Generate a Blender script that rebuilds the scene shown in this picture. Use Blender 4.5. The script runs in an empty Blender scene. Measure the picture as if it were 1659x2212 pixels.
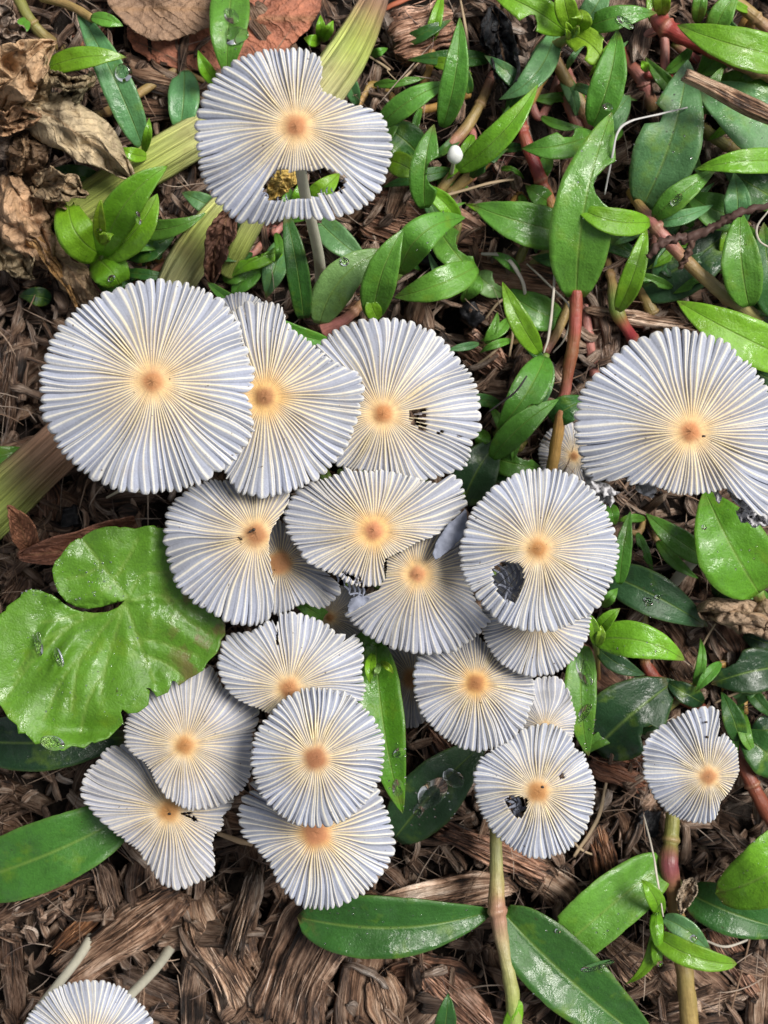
import bpy, math, random
import numpy as np
from mathutils import Vector, Matrix, noise as mnoise
from mathutils.geometry import delaunay_2d_cdt

rnd = random.Random(7)
scene = bpy.context.scene
COL = scene.collection
D = 0.25                      # camera height over the mulch (metres)
U = 0.15 / 1659.0             # metres on the mulch per unit of the sketch grid

# ------------------------------------------------------------------ camera, sky, sun
cam_d = bpy.data.cameras.new('camera')
cam = bpy.data.objects.new('camera', cam_d)
COL.objects.link(cam)
cam.location = (0, 0, D)
cam_d.sensor_fit = 'VERTICAL'
cam_d.sensor_height = 36
cam_d.lens = 45
cam_d.clip_start = 0.005
cam_d.clip_end = 60
cam_d.dof.use_dof = True
cam_d.dof.focus_distance = 0.207
cam_d.dof.aperture_fstop = 45
scene.camera = cam

SUN_EL, SUN_ROT = math.radians(54), math.radians(62)
world = bpy.data.worlds.new('World')
scene.world = world
world.use_nodes = True
wt = world.node_tree
wt.nodes.clear()
sky = wt.nodes.new('ShaderNodeTexSky')
sky.sky_type = 'NISHITA'
sky.sun_disc = False
sky.sun_elevation = SUN_EL
sky.sun_rotation = SUN_ROT
sky.dust_density = 3.0
hs = wt.nodes.new('ShaderNodeHueSaturation')
hs.inputs['Saturation'].default_value = 0.30
bg = wt.nodes.new('ShaderNodeBackground')
bg.inputs['Strength'].default_value = 0.07
wo = wt.nodes.new('ShaderNodeOutputWorld')
wt.links.new(sky.outputs[0], hs.inputs['Color'])
wt.links.new(hs.outputs[0], bg.inputs[0])
wt.links.new(bg.outputs[0], wo.inputs[0])
sun_d = bpy.data.lights.new('sun', 'SUN')
sun_d.energy = 3.5
sun_d.angle = math.radians(26)
sun_d.color = (1.0, 0.96, 0.9)
sun = bpy.data.objects.new('sun', sun_d)
COL.objects.link(sun)
sv = Vector((math.sin(SUN_ROT) * math.cos(SUN_EL), math.cos(SUN_ROT) * math.cos(SUN_EL), math.sin(SUN_EL)))
sun.rotation_euler = sv.to_track_quat('Z', 'Y').to_euler()
scene.view_settings.view_transform = 'Standard'
scene.view_settings.look = 'None'
scene.view_settings.gamma = 1
scene.view_settings.exposure = 0.42
scene.view_settings.use_curve_mapping = False

# ------------------------------------------------------------------ helpers
def P(u, v, z):
    """point at height z (metres) for a place of the sketch grid"""
    k = (D - z) / D
    return ((u - 829.5) * U * k, -(v - 1106) * U * k, z)

def PN(u, v, z):
    k = (D - z) / D
    return np.stack([(u - 829.5) * U * k, -(v - 1106) * U * k, z], -1)

def sstep(a, b, x):
    t = np.clip((x - a) / (b - a), 0, 1)
    return t * t * (3 - 2 * t)

def tag(o, label, cat, group=None):
    o['label'] = label
    o['category'] = cat
    if group:
        o['group'] = group
    return o

def empty(name, loc, label, cat, group=None):
    o = bpy.data.objects.new(name, None)
    o.empty_display_size = 0.005
    COL.objects.link(o)
    o.location = loc
    return tag(o, label, cat, group)

def link(name, me, parent=None):
    o = bpy.data.objects.new(name, me)
    COL.objects.link(o)
    if parent is not None:
        o.parent = parent
        off = Vector()
        p = parent
        while p is not None:
            off += Vector(p.location)
            p = p.parent
        o.matrix_parent_inverse = Matrix.Translation(-off)
    return o

def mesh(name, V, F, mat, attrs=None, smooth=True):
    me = bpy.data.meshes.new(name)
    V = np.asarray(V, dtype=np.float32)
    if isinstance(F, np.ndarray):
        k = F.shape[1]
        me.vertices.add(len(V))
        me.vertices.foreach_set('co', V.ravel())
        me.loops.add(F.size)
        me.loops.foreach_set('vertex_index', F.astype(np.int32).ravel())
        me.polygons.add(len(F))
        me.polygons.foreach_set('loop_start', np.arange(0, F.size, k, dtype=np.int32))
        me.update(calc_edges=True)
    else:
        me.from_pydata([tuple(map(float, v)) for v in V], [], F)
    if smooth:
        me.polygons.foreach_set('use_smooth', np.ones(len(me.polygons), dtype=bool))
    for k, (ty, arr) in (attrs or {}).items():
        a = me.attributes.new(k, ty, 'POINT')
        key = {'FLOAT_COLOR': 'color', 'FLOAT_VECTOR': 'vector', 'FLOAT': 'value'}[ty]
        a.data.foreach_set(key, np.asarray(arr, dtype=np.float32).ravel())
    me.materials.append(mat)
    me.validate()
    return me

class NT:
    def __init__(s, name):
        s.m = bpy.data.materials.new(name)
        s.m.use_nodes = True
        s.t = s.m.node_tree
        s.t.nodes.clear()
        s.out = s.n('OutputMaterial')
    def n(s, ty, ins=None, **kw):
        nd = s.t.nodes.new('ShaderNode' + ty)
        for k, v in kw.items():
            setattr(nd, k, v)
        for k, v in (ins or {}).items():
            s.set(nd, k, v)
        return nd
    def set(s, nd, k, v):
        sock = nd.inputs[k]
        if isinstance(v, bpy.types.NodeSocket):
            s.t.links.new(v, sock)
        else:
            sock.default_value = v
    def attr(s, name, ty='GEOMETRY'):
        return s.n('Attribute', attribute_name=name, attribute_type=ty)
    def math(s, op, a, b=0.0, c=None, clamp=False):
        nd = s.n('Math', operation=op, use_clamp=clamp)
        s.set(nd, 0, a); s.set(nd, 1, b)
        if c is not None: s.set(nd, 2, c)
        return nd.outputs[0]
    def vmul(s, a, vec):
        nd = s.n('VectorMath', operation='MULTIPLY')
        s.set(nd, 0, a); s.set(nd, 1, vec)
        return nd.outputs[0]
    def noise(s, vec, scale, detail=4, rough=0.55, dist=0.0):
        nd = s.n('TexNoise', {'Vector': vec, 'Scale': scale, 'Detail': detail, 'Roughness': rough, 'Distortion': dist})
        return nd.outputs['Fac']
    def ramp(s, fac, stops):
        nd = s.n('ValToRGB', {'Fac': fac})
        el = nd.color_ramp.elements
        while len(el) < len(stops): el.new(0.5)
        for e, (p, c) in zip(el, stops):
            e.position = p
            e.color = (c, c, c, 1) if isinstance(c, (int, float)) else (*c, 1)
        return nd.outputs['Color']
    def mix(s, fac, a, b, mode='MIX'):
        nd = s.n('Mix', data_type='RGBA', blend_type=mode)
        s.set(nd, 0, fac); s.set(nd, 6, a); s.set(nd, 7, b)
        return nd.outputs[2]
    def bump(s, h, dist, strength=1.0, normal=None):
        nd = s.n('Bump', {'Height': h, 'Distance': dist, 'Strength': strength})
        if normal is not None: s.set(nd, 'Normal', normal)
        return nd.outputs[0]
    def bsdf(s, **ins):
        return s.n('BsdfPrincipled', {k.replace('_', ' '): v for k, v in ins.items()})
    def finish(s, shader):
        s.t.links.new(shader, s.out.inputs['Surface'])
        return s.m

def rgb(c): return (*c, 1.0)

# ---- materials
def mat_cap():
    m = NT('mushroom_cap')
    c = m.attr('Col').outputs['Color']
    ob = m.n('TexCoord').outputs['Object']
    g = m.noise(ob, 700, 4, 0.6)
    g2 = m.noise(ob, 3500, 2, 0.6)
    v = m.math('ADD', m.math('MULTIPLY', g, 0.26), m.math('MULTIPLY', g2, 0.30))
    v = m.math('ADD', v, 0.72)
    col = m.mix(1.0, c, m.n('CombineColor', {0: v, 1: v, 2: v}).outputs[0], 'MULTIPLY')
    grit = m.ramp(m.noise(ob, 1500, 1, 0.4), [(0.775, 0.0), (0.80, 1.0)])
    col = m.mix(m.math('MULTIPLY', grit, 0.75), col, rgb((0.10, 0.07, 0.045)))
    stain = m.ramp(m.noise(ob, 130, 4, 0.65), [(0.60, 0.0), (0.74, 1.0)])
    col = m.mix(m.math('MULTIPLY', stain, 0.28), col, rgb((0.42, 0.33, 0.24)))
    nrm = m.bump(m.math('ADD', g2, m.math('MULTIPLY', g, 0.6)), 0.00012, 0.55)
    b = m.bsdf(Base_Color=col, Roughness=0.75, Normal=nrm, Specular_IOR_Level=0.25)
    tr = m.n('BsdfTranslucent', {'Color': col, 'Normal': nrm})
    mx = m.n('MixShader', {0: 0.22, 1: b.outputs[0], 2: tr.outputs[0]})
    return m.finish(mx.outputs[0])

def mat_simple(name, color, rough=0.7, spec=0.3, var=0.25, scale=800, bump=0.0001, transl=0.0, vcol=False):
    m = NT(name)
    ob = m.n('TexCoord').outputs['Object']
    g = m.noise(ob, scale, 4, 0.6)
    v = m.math('ADD', m.math('MULTIPLY', g, 2 * var), 1 - var)
    base = m.attr('Col').outputs['Color'] if vcol else m.n('RGB').outputs[0]
    if not vcol: base.default_value = rgb(color)
    col = m.mix(1.0, base, m.n('CombineColor', {0: v, 1: v, 2: v}).outputs[0], 'MULTIPLY')
    b = m.bsdf(Base_Color=col, Roughness=rough, Specular_IOR_Level=spec, Normal=m.bump(g, bump, 0.6))
    sh = b.outputs[0]
    if transl:
        tr = m.n('BsdfTranslucent', {'Color': col})
        sh = m.n('MixShader', {0: transl, 1: sh, 2: tr.outputs[0]}).outputs[0]
    return m.finish(sh)

def mat_leaf():
    m = NT('green_leaf')
    oc = m.n('ObjectInfo')
    lv = m.attr('lv').outputs['Vector']          # s along, t across, random
    sx = m.n('SeparateXYZ', {0: lv})
    s_, t_, r_ = sx.outputs
    ob = m.n('TexCoord').outputs['Object']
    big = m.noise(ob, 110, 3, 0.55)
    mid = m.noise(ob, 700, 4, 0.6)
    fine = m.noise(ob, 2600, 3, 0.6)
    at = m.math('ABSOLUTE', t_)
    midrib = m.math('SUBTRACT', 1.0, m.math('SMOOTH_MIN', m.math('MULTIPLY', at, 14.0), 1.0, 0.2), clamp=True)
    streak = m.noise(m.vmul(lv, (4.0, 14.0, 40.0)), 1.0, 3, 0.5)
    val = m.math('ADD', m.math('MULTIPLY', big, 0.85), m.math('MULTIPLY', mid, 0.55))
    val = m.math('ADD', val, m.math('MULTIPLY', m.math('SUBTRACT', fine, 0.5), 0.7))
    val = m.math('ADD', val, m.math('MULTIPLY', streak, 0.22))
    val = m.math('ADD', val, 0.30)
    col = m.mix(1.0, oc.outputs['Color'], m.n('CombineColor', {0: val, 1: val, 2: val}).outputs[0], 'MULTIPLY')
    yel = m.ramp(m.noise(ob, 190, 3, 0.6), [(0.56, 0.0), (0.74, 1.0)])
    col = m.mix(m.math('MULTIPLY', yel, 0.5), col, rgb((0.18, 0.30, 0.012)))
    col = m.mix(m.math('MULTIPLY', midrib, 0.55), col, rgb((0.21, 0.33, 0.06)))
    edge = m.ramp(at, [(0.90, 0.0), (1.0, 1.0)])
    col = m.mix(m.math('MULTIPLY', edge, 0.22), col, rgb((0.17, 0.24, 0.045)))
    spot = m.ramp(m.noise(ob, 900, 1, 0.5), [(0.76, 0.0), (0.80, 1.0)])
    col = m.mix(m.math('MULTIPLY', spot, 0.55), col, rgb((0.045, 0.035, 0.012)))
    tipb = m.math('MULTIPLY', m.ramp(s_, [(0.86, 0.0), (1.0, 1.0)]), m.ramp(m.noise(ob, 330, 3, 0.6), [(0.46, 0.0), (0.6, 1.0)]))
    col = m.mix(m.math('MULTIPLY', tipb, 0.75), col, rgb((0.16, 0.11, 0.04)))
    veins = m.math('SINE', m.math('MULTIPLY', t_, 34.0))
    h = m.math('ADD', m.math('MULTIPLY', veins, 0.018), m.math('MULTIPLY', midrib, -0.55))
    h = m.math('ADD', h, m.math('MULTIPLY', mid, 0.75))
    h = m.math('ADD', h, m.math('MULTIPLY', fine, 0.5))
    h = m.math('ADD', h, m.math('MULTIPLY', big, 2.5))
    nrm = m.bump(h, 0.00024, 0.8)
    wet = m.ramp(m.noise(ob, 210, 4, 0.6), [(0.50, 0.0), (0.60, 1.0)])
    rough = m.math('ADD', 0.46, m.math('MULTIPLY', wet, -0.16))
    b = m.bsdf(Base_Color=col, Roughness=rough, Specular_IOR_Level=0.5, Normal=nrm,
               Coat_Weight=m.math('MULTIPLY', wet, 0.9), Coat_Roughness=0.09,
               Coat_Normal=m.bump(m.math('ADD', mid, m.math('MULTIPLY', big, 2.0)), 0.0005, 0.9))
    warm = m.mix(1.0, col, rgb((1.5, 1.35, 0.6)), 'MULTIPLY')
    tr = m.n('BsdfTranslucent', {'Color': warm, 'Normal': nrm})
    mx = m.n('MixShader', {0: 0.22, 1: b.outputs[0], 2: tr.outputs[0]})
    return m.finish(mx.outputs[0])

def mat_dry():
    m = NT('dead_leaf')
    oc = m.n('ObjectInfo').outputs['Color']
    lv = m.attr('lv').outputs['Vector']
    sx = m.n('SeparateXYZ', {0: lv})
    ob = m.n('TexCoord').outputs['Object']
    big = m.noise(ob, 160, 5, 0.65, 0.5)
    mid = m.noise(ob, 900, 5, 0.65)
    at = m.math('ABSOLUTE', sx.outputs[1])
    # side veins run in chevrons off the midrib
    ph = m.math('ADD', m.math('MULTIPLY', sx.outputs[0], 60.0), m.math('MULTIPLY', at, -22.0))
    ph = m.math('ADD', ph, m.math('MULTIPLY', big, 16.0))
    vein = m.math('POWER', m.math('ABSOLUTE', m.math('SINE', m.math('MULTIPLY', ph, 0.5))), 14.0)
    midrib = m.math('SUBTRACT', 1.0, m.math('MULTIPLY', at, 11.0), clamp=True)
    t = m.math('ADD', m.math('MULTIPLY', big, 0.7), m.math('MULTIPLY', mid, 0.5))
    shade = m.ramp(t, [(0.36, (0.30, 0.26, 0.24)), (0.56, (0.95, 0.95, 0.93)), (0.76, (1.5, 1.48, 1.4))])
    col = m.mix(1.0, oc, shade, 'MULTIPLY')
    blot = m.ramp(m.noise(ob, 330, 4, 0.6), [(0.60, 0.0), (0.72, 1.0)])
    col = m.mix(m.math('MULTIPLY', blot, 0.7), col, rgb((0.05, 0.028, 0.016)))
    col = m.mix(m.math('MULTIPLY', vein, 0.16), col, rgb((0.12, 0.06, 0.03)))
    col = m.mix(m.math('MULTIPLY', midrib, 0.55), col, rgb((0.34, 0.19, 0.09)))
    h = m.math('ADD', m.math('MULTIPLY', mid, 1.0), m.math('MULTIPLY', vein, 0.35))
    h = m.math('ADD', h, m.math('MULTIPLY', big, 2.6))
    nrm = m.bump(h, 0.0006, 0.9)
    b = m.bsdf(Base_Color=col, Roughness=0.55, Specular_IOR_Level=0.35, Normal=nrm)
    tr = m.n('BsdfTranslucent', {'Color': col})
    mx = m.n('MixShader', {0: 0.12, 1: b.outputs[0], 2: tr.outputs[0]})
    return m.finish(mx.outputs[0])

def mat_wood():
    m = NT('shredded_wood')
    oi = m.n('ObjectInfo')
    g = m.attr('gco').outputs['Vector']
    rv = m.attr('rnd').outputs['Fac']
    off = m.n('VectorMath', operation='ADD')
    m.set(off, 0, g); m.set(off, 1, m.vmul(m.n('CombineXYZ', {0: oi.outputs['Random'], 1: rv, 2: 0.3}).outputs[0], (3.1, 2.7, 1.0)))
    gv = off.outputs[0]
    fib = m.noise(m.vmul(gv, (150, 3000, 3000)), 1.0, 4, 0.6, 0.25)
    fib2 = m.noise(m.vmul(gv, (60, 1000, 1000)), 1.0, 4, 0.62, 0.35)
    broad = m.noise(m.vmul(gv, (90, 130, 130)), 1.0, 4, 0.6, 0.6)
    f = m.math('ADD', m.math('MULTIPLY', fib, 0.5), m.math('MULTIPLY', fib2, 0.5))
    f = m.math('ADD', f, m.math('MULTIPLY', m.math('SUBTRACT', broad, 0.5), 0.9))
    col = m.ramp(f, [(0.33, (0.014, 0.009, 0.007)), (0.42, (0.085, 0.052, 0.036)),
                     (0.50, (0.25, 0.165, 0.118)), (0.59, (0.44, 0.335, 0.265)), (0.71, (0.66, 0.57, 0.50))])
    rr = m.math('FRACT', m.math('ADD', rv, oi.outputs['Random']))
    hue = m.ramp(rr, [(0.0, (0.50, 0.48, 0.47)), (0.3, (1.08, 1.0, 0.92)), (0.55, (0.70, 0.61, 0.53)), (0.8, (1.3, 1.22, 1.15)), (1.0, (0.80, 0.82, 0.84))])
    col = m.mix(1.0, col, hue, 'MULTIPLY')
    col = m.mix(1.0, col, oi.outputs['Color'], 'MULTIPLY')
    h = m.math('ADD', m.math('MULTIPLY', fib, 1.0), m.math('MULTIPLY', fib2, 1.4))
    h = m.math('ADD', h, m.math('MULTIPLY', broad, 0.8))
    nrm = m.bump(h, 0.0016, 1.0)
    b = m.bsdf(Base_Color=col, Roughness=0.5, Specular_IOR_Level=0.42, Normal=nrm)
    return m.finish(b.outputs[0])

def mat_soil():
    m = NT('dark_humus')
    ob = m.n('TexCoord').outputs['Object']
    a = m.noise(ob, 90, 6, 0.7); b_ = m.noise(ob, 600, 5, 0.7)
    f = m.math('ADD', m.math('MULTIPLY', a, 0.5), m.math('MULTIPLY', b_, 0.5))
    col = m.ramp(f, [(0.35, (0.008, 0.006, 0.005)), (0.55, (0.028, 0.019, 0.014)), (0.75, (0.08, 0.052, 0.036))])
    b = m.bsdf(Base_Color=col, Roughness=0.7, Specular_IOR_Level=0.3, Normal=m.bump(f, 0.002, 1.0))
    return m.finish(b.outputs[0])

def mat_stem():
    m = NT('plant_stem')
    c = m.attr('Col').outputs['Color']
    tc = m.attr('tc').outputs['Vector']
    ob = m.n('TexCoord').outputs['Object']
    st = m.noise(m.vmul(tc, (260, 5.0, 5.0)), 1.0, 4, 0.6)
    sp = m.noise(ob, 900, 4, 0.6)
    v = m.math('ADD', m.math('MULTIPLY', st, 0.8), m.math('MULTIPLY', sp, 0.7))
    v = m.math('ADD', v, 0.25)
    col = m.mix(1.0, c, m.n('CombineColor', {0: v, 1: v, 2: v}).outputs[0], 'MULTIPLY')
    gr = m.ramp(m.noise(ob, 120, 3, 0.5), [(0.5, 0.0), (0.7, 1.0)])
    col = m.mix(m.math('MULTIPLY', gr, 0.3), col, rgb((0.16, 0.19, 0.05)))
    nrm = m.bump(m.math('ADD', st, sp), 0.0002, 0.7)
    b = m.bsdf(Base_Color=col, Roughness=0.38, Specular_IOR_Level=0.5, Normal=nrm)
    return m.finish(b.outputs[0])

def mat_stalk():
    m = NT('withered_stalk')
    tc = m.attr('tc').outputs['Vector']
    c = m.attr('Col').outputs['Color']
    ob = m.n('TexCoord').outputs['Object']
    st = m.noise(m.vmul(tc, (9, 9.0, 9.0)), 1.0, 5, 0.65, 0.15)
    st2 = m.noise(m.vmul(tc, (18, 34.0, 34.0)), 1.0, 4, 0.6)
    bl = m.noise(ob, 90, 4, 0.6)
    f = m.math('ADD', m.math('MULTIPLY', st, 0.75), m.math('MULTIPLY', st2, 0.45))
    shade = m.ramp(f, [(0.42, (0.48, 0.42, 0.33)), (0.58, (0.98, 0.98, 0.92)), (0.74, (1.5, 1.42, 1.35))])
    col = m.mix(1.0, c, shade, 'MULTIPLY')
    br = m.ramp(bl, [(0.52, 0.0), (0.66, 1.0)])
    col = m.mix(m.math('MULTIPLY', br, 0.42), col, m.mix(1.0, rgb((0.20, 0.11, 0.06)), shade, 'MULTIPLY'))
    nrm = m.bump(m.math('ADD', st, m.math('MULTIPLY', st2, 0.6)), 0.0009, 0.9)
    b = m.bsdf(Base_Color=col, Roughness=0.5, Specular_IOR_Level=0.4, Normal=nrm)
    return m.finish(b.outputs[0])

def mat_water():
    m = NT('rain_water')
    b = m.bsdf(Base_Color=rgb((1, 1, 1)), Roughness=0.02, IOR=1.33, Transmission_Weight=1.0)
    return m.finish(b.outputs[0])

M_CAP = mat_cap()
M_GILL = mat_simple('mushroom_gill', (0.16, 0.15, 0.16), 0.8, 0.2, 0.35, 900)
M_FLAP = mat_simple('torn_cap_skin', (0.25, 0.27, 0.34), 0.7, 0.25, 0.35, 500, 0.0004, 0.12)
M_MSTEM = mat_simple('mushroom_stem', (0.60, 0.58, 0.47), 0.45, 0.4, 0.2, 500, 0.0001, 0.2)
M_LEAF, M_DRY, M_WOOD, M_SOIL = mat_leaf(), mat_dry(), mat_wood(), mat_soil()
M_STEM, M_STALK, M_WATER = mat_stem(), mat_stalk(), mat_water()
M_STRAW = mat_simple('dry_grass', (0.46, 0.38, 0.27), 0.6, 0.3, 0.35, 400, 0.0002, 0.1, vcol=True)
M_CHAR = mat_simple('charred_bark', (0.008, 0.008, 0.010), 0.5, 0.3, 0.5, 900, 0.0008)
M_BUTTON = mat_simple('white_button', (0.82, 0.83, 0.80), 0.6, 0.3, 0.05, 500, 0.00005, 0.15)
M_BUG = mat_simple('insect_body', (0.03, 0.018, 0.012), 0.4, 0.5, 0.3, 900)

# ------------------------------------------------------------------ ground
def build_ground():
    n = 220
    a = np.linspace(-1, 1, n)
    ax = np.sign(a) * (0.16 * np.abs(a) + 4.84 * np.abs(a) ** 9)
    X, Y = np.meshgrid(ax, ax)
    Z = np.zeros_like(X)
    flat = Z.ravel(); xs = X.ravel(); ys = Y.ravel()
    for i in range(len(flat)):
        x, y = xs[i], ys[i]
        if abs(x) < 0.4 and abs(y) < 0.4:
            flat[i] = 0.0035 * mnoise.fractal((x * 45, y * 45, 2.0), 1.0, 2.0, 4) - 0.004
        else:
            flat[i] = 0.004 * mnoise.noise((x * 12, y * 12, 2.0)) - 0.004
    V = np.stack([xs, ys, flat], -1)
    idx = np.arange(n * n).reshape(n, n)
    F = np.stack([idx[:-1, :-1], idx[:-1, 1:], idx[1:, 1:], idx[1:, :-1]], -1).reshape(-1, 4)
    o = link('ground', mesh('ground', V, F, M_SOIL))
    o['kind'] = 'structure'
    o['label'] = 'dark damp humus under the wood mulch'
build_ground()

# ------------------------------------------------------------------ wood chips
def chip_geo(rg, L, W, T, ns=14, m=12, bend=0.0, bendz=0.0, twist=0.0, rough=1.0, split=0.16, sway=0.05):
    s = np.linspace(-0.5, 0.5, ns)
    ang = (np.arange(m) + 0.5) / m * 2 * math.pi
    cy = np.sign(np.cos(ang)) * np.abs(np.cos(ang)) ** 0.6
    cz = np.sign(np.sin(ang)) * np.abs(np.sin(ang)) ** 0.7
    g = np.array([rg.uniform(-1, 1) for _ in range(m)]) * (1.0 if m < 17 else 1.5)
    e0 = np.array([rg.uniform(0, 1) for _ in range(m)])
    e1 = np.array([rg.uniform(0, 1) for _ in range(m)])
    sd = rg.uniform(0, 100)
    V = np.zeros((ns, m, 3)); G = np.zeros((ns, m, 3))
    wl = [1 + 0.35 * mnoise.noise((x * 3.2, sd, 0.3)) for x in s]
    tl = [1 + 0.40 * mnoise.noise((x * 3.7, sd, 7.3)) for x in s]
    ta, tb = rg.uniform(0.1, 0.75), rg.uniform(0.1, 0.75)
    for i, x in enumerate(s):
        endf = 1 - (ta if x < 0 else tb) * (abs(2 * x)) ** 3.5
        for j in range(m):
            nz = mnoise.noise((x * (5 if m < 17 else 2.4) + sd, j * 0.9, 3.1))
            rr = 1 + rough * (0.16 * g[j] + 0.20 * nz)
            y = 0.5 * W * wl[i] * endf * cy[j] * rr
            z = 0.5 * T * tl[i] * (0.45 + 0.55 * endf) * cz[j] * (1 + rough * (0.45 * g[j] * 0.6 + 0.4 * nz))
            xe = x * L
            if x > 0: xe -= split * L * e1[j] * (2 * x) ** 5
            else: xe += split * L * e0[j] * (-2 * x) ** 5
            a = twist * x
            y, z = y * math.cos(a) - z * math.sin(a), y * math.sin(a) + z * math.cos(a)
            V[i, j] = (xe, y + bend * L * (x * x) * 2 + sway * L * mnoise.noise((x * 2.5, sd, 11)), z + bendz * L * (x * x) * 2)
            G[i, j] = (x * L, cy[j] * W * 0.5, cz[j] * T * 0.5)
    G += np.array([sd * 0.37, sd * 0.11, sd * 0.07])
    idx = np.arange(ns * m).reshape(ns, m)
    nx = np.roll(idx, -1, axis=1)
    F = np.stack([idx[:-1], nx[:-1], nx[1:], idx[1:]], -1).reshape(-1, 4).tolist()
    V = V.reshape(-1, 3); G = G.reshape(-1, 3)
    c0 = len(V)
    V = np.vstack([V, V[:m].mean(0), V[-m:].mean(0)])
    G = np.vstack([G, G[:m].mean(0), G[-m:].mean(0)])
    for j in range(m):
        k = (j + 1) % m
        F.append((int(idx[0, k]), int(idx[0, j]), c0))
        F.append((int(idx[-1, j]), int(idx[-1, k]), c0 + 1))
    return V, F, G

def chip_mesh(*a, **k):
    V, F, G = chip_geo(*a, **k)
    return mesh('wood_chip', V, F, M_WOOD, {'gco': ('FLOAT_VECTOR', G), 'rnd': ('FLOAT', np.zeros(len(V)))})

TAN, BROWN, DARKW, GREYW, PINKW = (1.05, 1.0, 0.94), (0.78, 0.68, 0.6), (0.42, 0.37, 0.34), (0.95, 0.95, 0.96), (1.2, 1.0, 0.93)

def wood(a, b, wpx, T, z, label, tone=TAN, bend=0.0, bendz=0.0, twist=0.1, split=0.16, m=30, ns=34, tilt=0.0, name='wood_piece', cat='wood piece', rough=0.85, sway=0.025):
    z *= 0.001
    pa, pb = Vector(P(*a, z)), Vector(P(*b, z))
    L = (pb - pa).length
    k = (D - z) / D
    o = link(name, chip_mesh(rnd, L, wpx * U * k, T * 0.001, ns, m, bend, bendz, twist, rough, split, sway))
    o.location = (pa + pb) / 2
    d = pb - pa
    o.rotation_euler = (0, -math.radians(tilt), math.atan2(d.y, d.x))
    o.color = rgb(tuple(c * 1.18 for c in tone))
    if name == 'wood_piece':
        rg, W, T_ = rnd, wpx * U * k, T * 0.001
        V, F, G = [], [], []
        for q in range(int(22 + 0.3 * wpx)):
            l = L * rg.uniform(.15, .5); x0 = rg.uniform(-.5, .5) * (L - l) - l / 2
            y0 = rg.gauss(0, .22) * W; r = rg.uniform(.00006, .00017)
            dy, cz, up = rg.gauss(0, .05) * l, rg.uniform(.0, .0005), rg.choice([0, 0, 0, .001])
            b = len(V)
            for i in range(7):
                t = i / 6
                x = x0 + l * t
                y = y0 + dy * t + .3 * dy * math.sin(t * 5 + q) + bend * L * ((x / L) ** 2) * 2
                yy = max(-.95, min(.95, 2 * y0 / W))
                zz = .5 * T_ * (1 - yy * yy) ** .4 * 1.02 + cz * math.sin(t * 3.14) + up * max(0, t - .7)
                rr = r * (1 - .75 * abs(2 * t - 1) ** 2)
                for w in range(3):
                    a = w * 2.094 + q
                    V.append((x, y + rr * math.cos(a), zz + rr * math.sin(a))); G.append((x + q * .37, y0 * 9, q * .11))
                if i < 6:
                    for w in range(3):
                        w2 = (w + 1) % 3
                        F.append((b + i * 3 + w, b + i * 3 + w2, b + i * 3 + 3 + w2, b + i * 3 + 3 + w))
        f = bpy.data.objects.new('fibres', mesh('fibres', V, F, M_WOOD, {'gco': ('FLOAT_VECTOR', G), 'rnd': ('FLOAT', [g[2] % 1 for g in G])}))
        COL.objects.link(f); f.parent = o; f.color = rgb(tone); f['kind'] = 'stuff'
    return tag(o, label, cat)

TONE_W = [('tan', TAN), ('pale tan', (1.15, 1.08, 1.0)), ('brown', BROWN), ('dull brown', (0.62, 0.55, 0.49)), ('dark', DARKW), ('grey', GREYW), ('pinkish', PINKW)]
MARKS = [(640, 272, 'tallest slit holed cap'), (330, 823, 'largest round cap'), (572, 857, 'straight cut cap'), (828, 893, 'slit marked cap'), (553, 1155, 'torn sided cap'), (808, 1146, 'ragged centre cap'),
         (902, 1240, 'ragged fan cap'), (1163, 1185, 'round holed cap'), (1028, 1476, 'orange centred cap'), (1162, 1710, 'hole bitten cap'), (1531, 1677, 'lone small cap'), (1493, 932, 'large right cap'), (625, 1487, 'crack rimmed cap'),
         (400, 1610, 'leaf touching beige cap'), (682, 1638, 'deeply scalloped cap'), (365, 1752, 'butterfly shaped cap'), (683, 1800, 'lowest fan cap'), (192, 2200, 'bottom left cap'), (218, 500, 'glossy leaf rosette'), (250, 1350, 'lobed leaf'),
         (470, 60, 'red brown dead leaf'), (983, 335, 'white button'), (1230, 69, 'yellow green rosette'), (1285, 440, 'longest bitten leaf'), (1400, 300, 'veined oval leaf'), (1560, 210, 'stained twig'), (1405, 474, 'four leaved joint'), (1600, 700, 'bright right leaf'),
         (1243, 720, 'dark red stem'), (1380, 1400, 'bright pointed shoot'), (1580, 1170, 'big oval leaf'), (1445, 1865, 'magenta joint'), (1400, 2030, 'curled young shoot'), (1250, 2100, 'largest bottom leaf'), (850, 2030, 'long dark bottom leaf'), (1080, 2050, 'hairy stem'),
         (945, 1710, 'dark wet leaf'), (840, 1580, 'tall upright leaf'), (120, 1840, 'wide green blade'), (150, 300, 'tan dead leaves'), (760, 120, 'torn stalk end'), (60, 1050, 'left thick stalk'), (1110, 900, 'leaf joint cluster'), (620, 2050, 'largest wood chunk'), (500, 2050, 'broad tan slab'), (260, 2010, 'dark log splinter')]
USED = set()
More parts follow.
